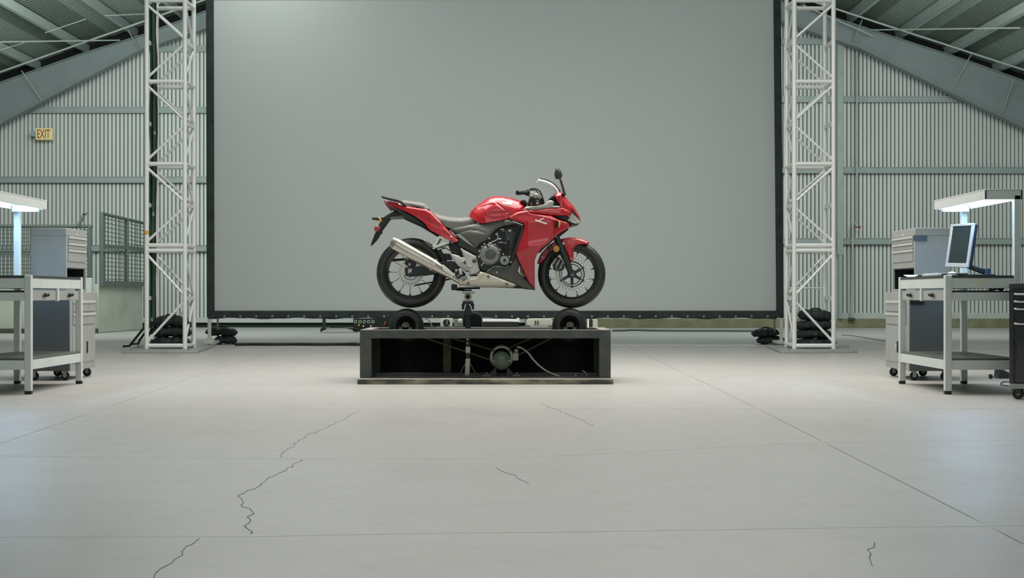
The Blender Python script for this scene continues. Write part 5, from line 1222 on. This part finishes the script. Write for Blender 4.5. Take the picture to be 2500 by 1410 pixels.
obj('tail_lamp', MB().prism([B(936.5, 493, .04), B(956.5, 504, .06), B(954, 515.5, .05)], (0, .10, 0)), mat('tail_lamp_red', (140, 60, 60), rough=.3, coat=.5), bike, bevel=.003)
body('under_tail', [(956, 503), (984, 514), (1014, 528.5), (1036, 543.5), (1046, 558.5), (1074, 573), (1077, 580), (1066, 575), (1029, 553), (1008, 543), (990, 533.5), (984, 524), (968, 514), (956, 512)], lambda x, y: .10, M_mdark, R=3, e=.9, chk=0)
pt('subframe_rail', [(988, 534, .09), (1029, 552.5, .11), (1070, 577, .13)], .006, M_mblack)
body('mudguard_arm', [(972, 511), (986, 516), (989, 526), (986, 531), (970, 533), (954, 533.5), (944, 547), (930, 566), (923, 582), (906, 600), (904.5, 598), (911, 580), (917, 566), (924, 549), (933, 533), (945, 523)], lambda x, y: .045, M_engd, R=3, e=.8, chk=1, label='dark rear mudguard and plate arm')
body('mudguard_underside', [(950, 531), (972, 526), (986, 524.5), (990, 533), (954, 534.5)], lambda x, y: .06, mat('under_grey', (120, 126, 116), rough=.6), R=2, e=.9, chk=0)
for s_ in (1, -1):
    o = pt('rear_indicator', [(940, 533, .06*s_), (930, 533, .12*s_), (926, 533, .155*s_)], [.006, .007, .010], M_mblack)
    obj('indicator_body', MB().tube([B(909, 533, .16*s_), B(914, 533, .165*s_), B(925, 534, .165*s_)], [.010, .013, .016], 14), M_engd, o, smooth=60)
    obj('indicator_lens', MB().tube([B(924.5, 530, .165*s_), B(926.5, 534, .168*s_), B(930, 541, .168*s_)], [.009, .012, .008], 12), M_amber, o, smooth=60)
disc('rear_reflector', (921, 558, .075), [(0, -.004), (.020, -.004), (.027, .002), (.027, .012), (0, .012)], M_redl, label='round red reflector')
disc('plate_knob', (928.5, 567, .06), [(0, 0), (.014, 0), (.018, .006), (.018, .02)], M_mblack); disc('plate_bolt', (909.5, 577, .05), [(0, 0), (.006, 0), (.008, .006)], M_chrome, bike, 12); disc('plate_bolt', (914.5, 556, .065), [(0, 0), (.008, 0), (.010, .006)], M_silver, bike, 12)
for s_ in (1, -1):
    q = [(935, 480.5), (952, 485), (970, 489), (980, 493), (990, 500.5)]
    obj('grab_rail', MB().tube([B(x, y, s_*(.05+.055*min(1, (x-935)/40))) for x, y in q], [.012, .014, .015, .014, .012], 10, sy=1.6), M_mdark, bike, smooth=60)
obj('grab_rail', MB().tube([B(935, 480.5, .05), B(934.5, 480.2, 0), B(935, 480.5, -.05)], .012, 10), M_mdark, bike, smooth=60)

# fairings ----------------------------------------------------------------
fw_ = lambda x, y: (.215-.0000*x)*np.interp(x, [1238, 1290, 1350, 1391], [.80, 1.0, 1.0, .80])*np.interp(y, [508, 540, 600, 660, 707], [.86, 1.0, .97, .80, .55])
fair = body('side_fairing', [(1240, 533.5), (1247, 526), (1258, 519), (1272, 515.5), (1290, 513.5), (1296, 520), (1320, 522.5), (1345, 526), (1366, 536.5), (1383, 541.5), (1390.5, 548), (1391, 553), (1386, 557.5), (1373, 565), (1357, 576), (1346, 587), (1336, 596), (1326, 603), (1317, 612), (1310, 622), (1306.5, 632), (1305, 640), (1305.5, 672), (1306, 704), (1304, 704), (1291, 690), (1282, 672), (1275, 655), (1266, 636), (1257.4, 618), (1263, 600), (1269, 582), (1276, 566), (1281, 550.5), (1279, 546.5), (1265, 541)],
     fw_, M_red, R=7, e=.93, both=False, thick=.007, chk=0, step=2.0,
     crease=[([(1294, 522), (1330, 530), (1366, 539), (1388, 547)], .009, 3.4), ([(1336, 596), (1300, 602), (1262, 616)], .006, 9), ([(1242, 532), (1264, 521), (1290, 515)], .008, 3.4)], label='red side fairing')
mirrored(fair, 'side_fairing')
body('fairing_tip', [(1290, 690), (1306, 704), (1306, 708), (1300, 707), (1286, 694)], lambda x, y: .10, M_mdark, R=2, e=.9, chk=0)
uf = body('upper_fairing', [(1288, 512.5), (1300, 513), (1330, 510), (1372, 506.5), (1384, 511), (1397, 518.5), (1394, 525), (1389, 531), (1384, 526), (1366, 526.5), (1345, 525.5), (1318, 522), (1296, 520)],
     lambda x, y: np.interp(x, [1288, 1330, 1370, 1397], [.19, .195, .185, .155]), M_red, R=4, e=.94, both=False, thick=.008, chk=0, crease=[([(1373, 508), (1388, 530)], .006, 3)], label='red upper fairing strip')
mirrored(uf, 'upper_fairing')
body('fairing_duct', [(1344, 524), (1386, 524), (1392, 532), (1396, 546), (1388, 546), (1378, 540), (1362, 535)], lambda x, y: .145, M_mblack, R=2, e=.95, chk=0)
body('fairing_inner', [(1262, 545), (1345, 524), (1386, 545), (1384, 556), (1356, 574), (1334, 594), (1316, 610), (1305, 634), (1296, 640), (1282, 600)], lambda x, y: .07, M_mblack, R=4, e=.9, chk=0)
plate('fairing_lip', [(1388, 553), (1388, 560), (1366, 577), (1357, 577), (1384, 557)], .10, .2, M_mblack, bevel=.003)
pt('fairing_edge', [(1357, 578, .19), (1346, 589, .185), (1336, 598, .18), (1326, 606, .175), (1316, 617, .17)], .006, M_mblack)
# fairing logo strokes, their glare painted in as white
for pl_ in ([(1305, 538.5), (1308, 536), (1335, 544.5), (1336, 547.5), (1331, 547)], [(1317, 538), (1320, 534.5), (1327, 532.8), (1329.5, 534.5), (1322, 536), (1320.5, 539)]):
    V, Fc = tri(pl_, 1.5); mb = MB(); mb.v = [P(x, y, YC-float(fw_(x, y))-.012) for x, y in V]; mb.f = list(Fc)
    o = obj('decal', mb, M_decal, fair, smooth=60, fix=False, label='pale logo streak with glare painted in')
    m_ = o.modifiers.new('thickness', 'SOLIDIFY'); m_.thickness = .003
disc('fairing_bolt', (1295.5, 687, .135), [(0, -.002), (.006, -.002), (.008, .004)], M_chrome, fair, 12)
fi = obj('front_indicator', MB().tube([B(1362, 548, .20), B(1359, 547, .25), B(1361, 547, .262)], [.012, .018, .024], 16, sy=.8).prism([B(x, y, .262) for x, y in chaikin([(1354, 550), (1358, 542), (1363, 538.5), (1364, 545), (1362, 555), (1357, 555)], 1)], (0, .05, 0)), M_mblack, bike, smooth=40)
plate('indicator_lens', [(1363.5, 538.5), (1368.5, 539.5), (1368, 548), (1366, 554), (1362.5, 554), (1364, 547)], .264, .045, M_amber, fi, bevel=.003)
fi2 = mirrored(fi, 'front_indicator')
# dash side panel, nose, lamp
dp = body('dash_panel', [(1278, 505.5), (1296, 503), (1318, 501.5), (1328, 498), (1340, 489.5), (1345, 487.5), (1354, 492.5), (1349, 502), (1366, 501.5), (1369, 506.5), (1350, 508.5), (1330, 510.5), (1300, 514.5), (1288, 514)], lambda x, y: .165+.02*(x > 1300), mat('dash_grey', (162, 160, 152), rough=.5), R=4, e=.9, both=False, thick=.008, chk=1, label='light grey inner panel')
mirrored(dp, 'dash_panel')
body('instrument_shroud', [(1340, 486), (1346, 477), (1353, 473.5), (1358, 484), (1371, 503), (1347, 503), (1354, 492.5)], lambda x, y: .11, M_mblack, R=4, e=.85, chk=0)
nose_f = [(1352.5, 473.5), (1363, 466.5), (1372, 467.5), (1378, 476), (1388.5, 489), (1398, 499.5), (1406, 510), (1412, 521), (1416, 530), (1418.4, 539)]
nose = body('nose_cowl', nose_f+[(1415.5, 537), (1408, 525), (1400, 513), (1390, 502.5), (1393, 509), (1397, 518), (1384, 511.5), (1371.5, 507), (1362, 492), (1356, 481)],
     lambda x, y: np.interp(x, [1352, 1370, 1400, 1418], [.15, .17, .15, .085]), M_red, R=14, e=.30, dome=nose_f, both=True, chk=0, step=2.4, crease=[([(1357, 477.5), (1378, 479.5)], .008, 2)], label='red nose cowl')
hl = body('headlight', [(1386, 538), (1392, 528), (1397.5, 519), (1394, 508), (1391, 503), (1400, 513.5), (1408, 525.5), (1415, 537), (1412, 545), (1404, 545.5), (1394.6, 543)], lambda x, y: np.interp(x, [1385, 1400, 1418], [.150, .135, .08]), M_lens, R=9, e=.62, dome=[(1391, 503), (1400, 513.5), (1408, 525.5), (1416, 538)], both=True, chk=0, step=2.2, label='clear headlight')
plate('lamp_shade', [(1397, 519), (1393, 508), (1400, 514), (1408, 526), (1414, 538), (1407, 529)], .135, .006, M_engd, hl, bevel=0)
body('nose_chin', [(1390.5, 549), (1394, 543.5), (1404, 546), (1413, 544), (1418.3, 539.5), (1415, 546), (1408, 550.5), (1391, 554)], lambda x, y: np.interp(x, [1390, 1418], [.13, .07]), mat('chin_grey', (112, 118, 106), rough=.5), R=4, e=.6, chk=0)
rdg = plate('nose_fin', [(1346, 452), (1349, 452), (1360, 465), (1358, 468)], .085, .006, M_red, bevel=.002)
# windscreen: a curved clear shell
ws = MB(); nu, nv = 12, 10
base_l = [(1352, 473.5), (1372, 466.5)]
for j in range(nv+1):
    v = j/nv
    # centre line from the nose up to the trailing edge, and the side hem
    cxp = 1371+(1317-1371)*v+6*math.sin(PI*v); cyp = 467+(433.5-467)*v-6*math.sin(PI*v)
    sxp = 1353+(1309-1353)*v+1*math.sin(PI*v); syp = 473+(450-473)*v-4*math.sin(PI*v)
    for i in range(-nu, nu+1):
        a = abs(i)/nu; t_ = 1-math.cos(a*PI/2)
        x = cxp+(sxp-cxp)*t_; y = cyp+(syp-cyp)*t_; dyy = math.copysign(math.sin(a*PI/2)*(.125-.02*v), i)
        p = P(x, y, YC-abs(dyy)); ws.v.append((p[0], YC-dyy, p[2]))
k = 2*nu+1
for j in range(nv):
    for i in range(k-1): ws.f.append((j*k+i, j*k+i+1, (j+1)*k+i+1, (j+1)*k+i))
M_ws = bpy.data.materials.new('clear_screen'); M_ws.use_nodes = True
_n = M_ws.node_tree.nodes; _l = M_ws.node_tree.links; _n.remove(_n['Principled BSDF'])
_t = _n.new('ShaderNodeBsdfTransparent'); _t.inputs[0].default_value = (.93, .95, .95, 1); _g = _n.new('ShaderNodeBsdfGlossy'); _g.inputs['Roughness'].default_value = .05
_x = _n.new('ShaderNodeMixShader'); _fr = _n.new('ShaderNodeFresnel'); _fr.inputs[0].default_value = 1.14
_l.new(_fr.outputs[0], _x.inputs[0]); _l.new(_t.outputs[0], _x.inputs[1]); _l.new(_g.outputs[0], _x.inputs[2]); _l.new(_x.outputs[0], _n['Material Output'].inputs[0])
scr = obj('windscreen', ws, M_ws, bike, smooth=80, fix=False, label='clear windscreen')
rim_ = MB().tube([ws.v[nv*k+i] for i in range(k)], .0022, 5)
for e_ in (0, k-1): rim_.tube([ws.v[j*k+e_] for j in range(nv+1)], .0022, 5)
obj('screen_edge', rim_, mat('screen_edge_pale', (188, 194, 190), rough=.2, coat=.5), scr, smooth=60)
# mirror
mr = body('mirror', [(1359.5, 405.5), (1366, 411.5), (1371, 420), (1373.3, 428), (1371, 434.5), (1364, 436.5), (1356, 436), (1353.3, 426), (1355, 415)], lambda x, y: .055, M_mdark, R=8, e=.35, both=True, chk=1, mid=.22, label='single mirror raised above the nose')
pt('mirror_stem', [(1366, 434, .22), (1370, 444, .2), (1374, 458, .17), (1378, 474, .14)], [.007, .010, .010, .013], mat('stem_redlit', (62, 28, 30), rough=.3, coat=.5), mr)  # red light on the stem is put into its colour
disc('mirror_cap', (1359.3, 406, .22), [(0, -.004), (.006, -.003), (.008, .004)], M_silver, mr, 10)
pt('mirror_mount', [(1374, 470, .14), (1379, 476, .13)], .016, M_mblack, mr)
# handlebars
for s_ in (1, -1):
    q = lambda x, y, d: (x, y, d) if s_ > 0 else (x, y, -d)
    hb = pt('handlebar', [q(1308, 486, .10), q(1300, 475, .18), q(1289, 469.5, .24), q(1268, 470, .33)], [.011, .011, .012, .014], M_mblack)
    pt('grip', [q(1289, 469.5, .24), q(1268, 470.2, .34)], .0175, mat('grip_black', (30, 34, 36), rough=.8), hb, n=14)
    pt('bar_end', [q(1268.5, 470.2, .335), q(1263, 470.5, .355)], .020, mat('bar_end_blue', (34, 42, 54), rough=.3, metal=.5), hb, n=14)
    pt('switch_box', [q(1296, 472, .2), q(1286, 470, .245)], .026, M_mblack, hb, n=10)
    pt('lever', [q(1310, 482, .17), q(1318, 484, .2), q(1322, 481, .25), q(1308, 476, .33)], .006, M_silver, hb)
    pt('triple_clamp', [q(1306, 503, .08), q(1302, 492, .09), q(1296, 482, .1)], .018, M_mdark, hb)
disc('brake_reservoir', (1297.5, 474, .23), [(0, -.02), (.018, -.02), (.023, -.012), (.023, .02), (0, .02)], M_silver)
obj('master_cylinder', MB().bar(B(1293, 478, .2), B(1320, 486, .16), .028, .026), M_mdark, bike, bevel=.005)
obj('reservoir_body', MB().ball(B(1308, 477, .2), .026, 14, 9, (1.2, .8, .9)), mat('reservoir_glass', (150, 158, 150), rough=.2, coat=.6), bike, smooth=70)
pt('brake_hose', [(1290, 464, .2), (1298, 460, .2), (1308, 460, .19), (1317, 465, .18), (1322, 474, .17), (1327, 490, .15), (1329, 499, .13)], .006, M_mblack)
pt('clutch_cable', [(1286, 466, .19), (1296, 462, .19), (1309, 464, .18), (1314, 472, .17), (1322, 484, .15), (1324, 500, .13)], .005, M_mblack)
plate('hose_guard', [(1320, 478), (1323, 478), (1328, 494), (1327, 500), (1316, 500), (1316, 490)], .12, .02, M_mblack, bevel=.003)
pt('fork_tube_top', [(1313, 489, .10), (1321, 504, .11)], .013, M_chrome)
plate('ignition_cover', [(1300, 487), (1306, 488), (1306, 493), (1298, 502), (1295, 501)], .10, .03, M_red, bevel=.004)
plate('yoke', [(1270, 490), (1280, 486), (1288, 494), (1286, 500), (1278, 496)], .08, .16, M_mblack, bevel=.005)
plate('steering_head', [(1287, 500), (1292, 484), (1318, 490), (1326, 506)], .06, .12, M_engd, bevel=.004)
for x, y, r in ((1292, 480, .008), (1311, 496, .008)): disc('bar_bolt', (x, y, .2), [(0, -.01), (r, -.01), (r*1.2, 0), (r, .02)], M_silver, bike, 12)

# belly ---------------------------------------------------------------------
bp_ = body('belly_pan', [(1181, 664), (1190, 661), (1208, 649.5), (1216, 649), (1233, 652.5), (1244, 648), (1253, 634), (1258, 622), (1270, 645), (1265, 657), (1264, 663), (1275, 675), (1292, 690), (1305, 703), (1305, 707), (1280, 705), (1259, 695), (1220, 679)], lambda x, y: np.interp(x, [1180, 1250, 1305], [.17, .16, .12]), mat('belly_grey', (74, 76, 68), rough=.4), R=3, e=.93, both=False, thick=.01, chk=0, label='dark grey belly pan')
mirrored(bp_, 'belly_pan')
disc('belly_bolt', (1212.5, 664.5, .178), [(0, -.002), (.008, -.002), (.010, .004)], M_chrome, bp_, 12)
pt('belly_edge', [(1190, 661.5, .175), (1206, 650.5, .178), (1214, 649.5, .178), (1233, 653, .178), (1243, 649, .175)], .004, M_eng)
body('belly_core', [(1172, 672), (1206, 660), (1255, 650), (1290, 694), (1284, 704), (1172, 700), (1120, 696)], lambda x, y: .12, M_mblack, R=3, e=.9, chk=0)
lc_ = body('lower_cowl', [(1120, 696.5), (1121, 691), (1133, 684), (1148, 680), (1163, 676), (1167, 668), (1173, 661.5), (1189, 666.5), (1225, 680.5), (1259, 694), (1260, 697), (1252, 701.5), (1215, 701), (1172, 701)], lambda x, y: .185-.02*(y > 690)*((y-690)/11), M_cowl, R=3, e=.93, both=False, thick=.01, chk=0, crease=[([(1135, 686), (1166, 680), (1178, 668)], .006, 3)], label='silver lower cowl')
mirrored(lc_, 'lower_cowl')
for x, y in ((1143, 692), (1192, 674.6), (1236.7, 693.7)): disc('cowl_bolt', (x, y, .192), [(0, 0), (.006, 0), (.010, -.002), (.012, .003)], M_mgrey, lc_, 16)
pt('side_stand', [(1105, 694, -.05), (1114, 706, -.02), (1150, 710, .05)], .010, M_mblack); pt('side_stand', [(1118, 703, .02), (1172, 703, .04)], .008, M_mblack)
obj('stand_pad', MB().box(B(1100, 0)[0]+.01, B(1116, 0)[0], YC-.10, YC+.05, B(0, 708)[2], B(0, 694)[2]), M_mblack, bike, bevel=.008)
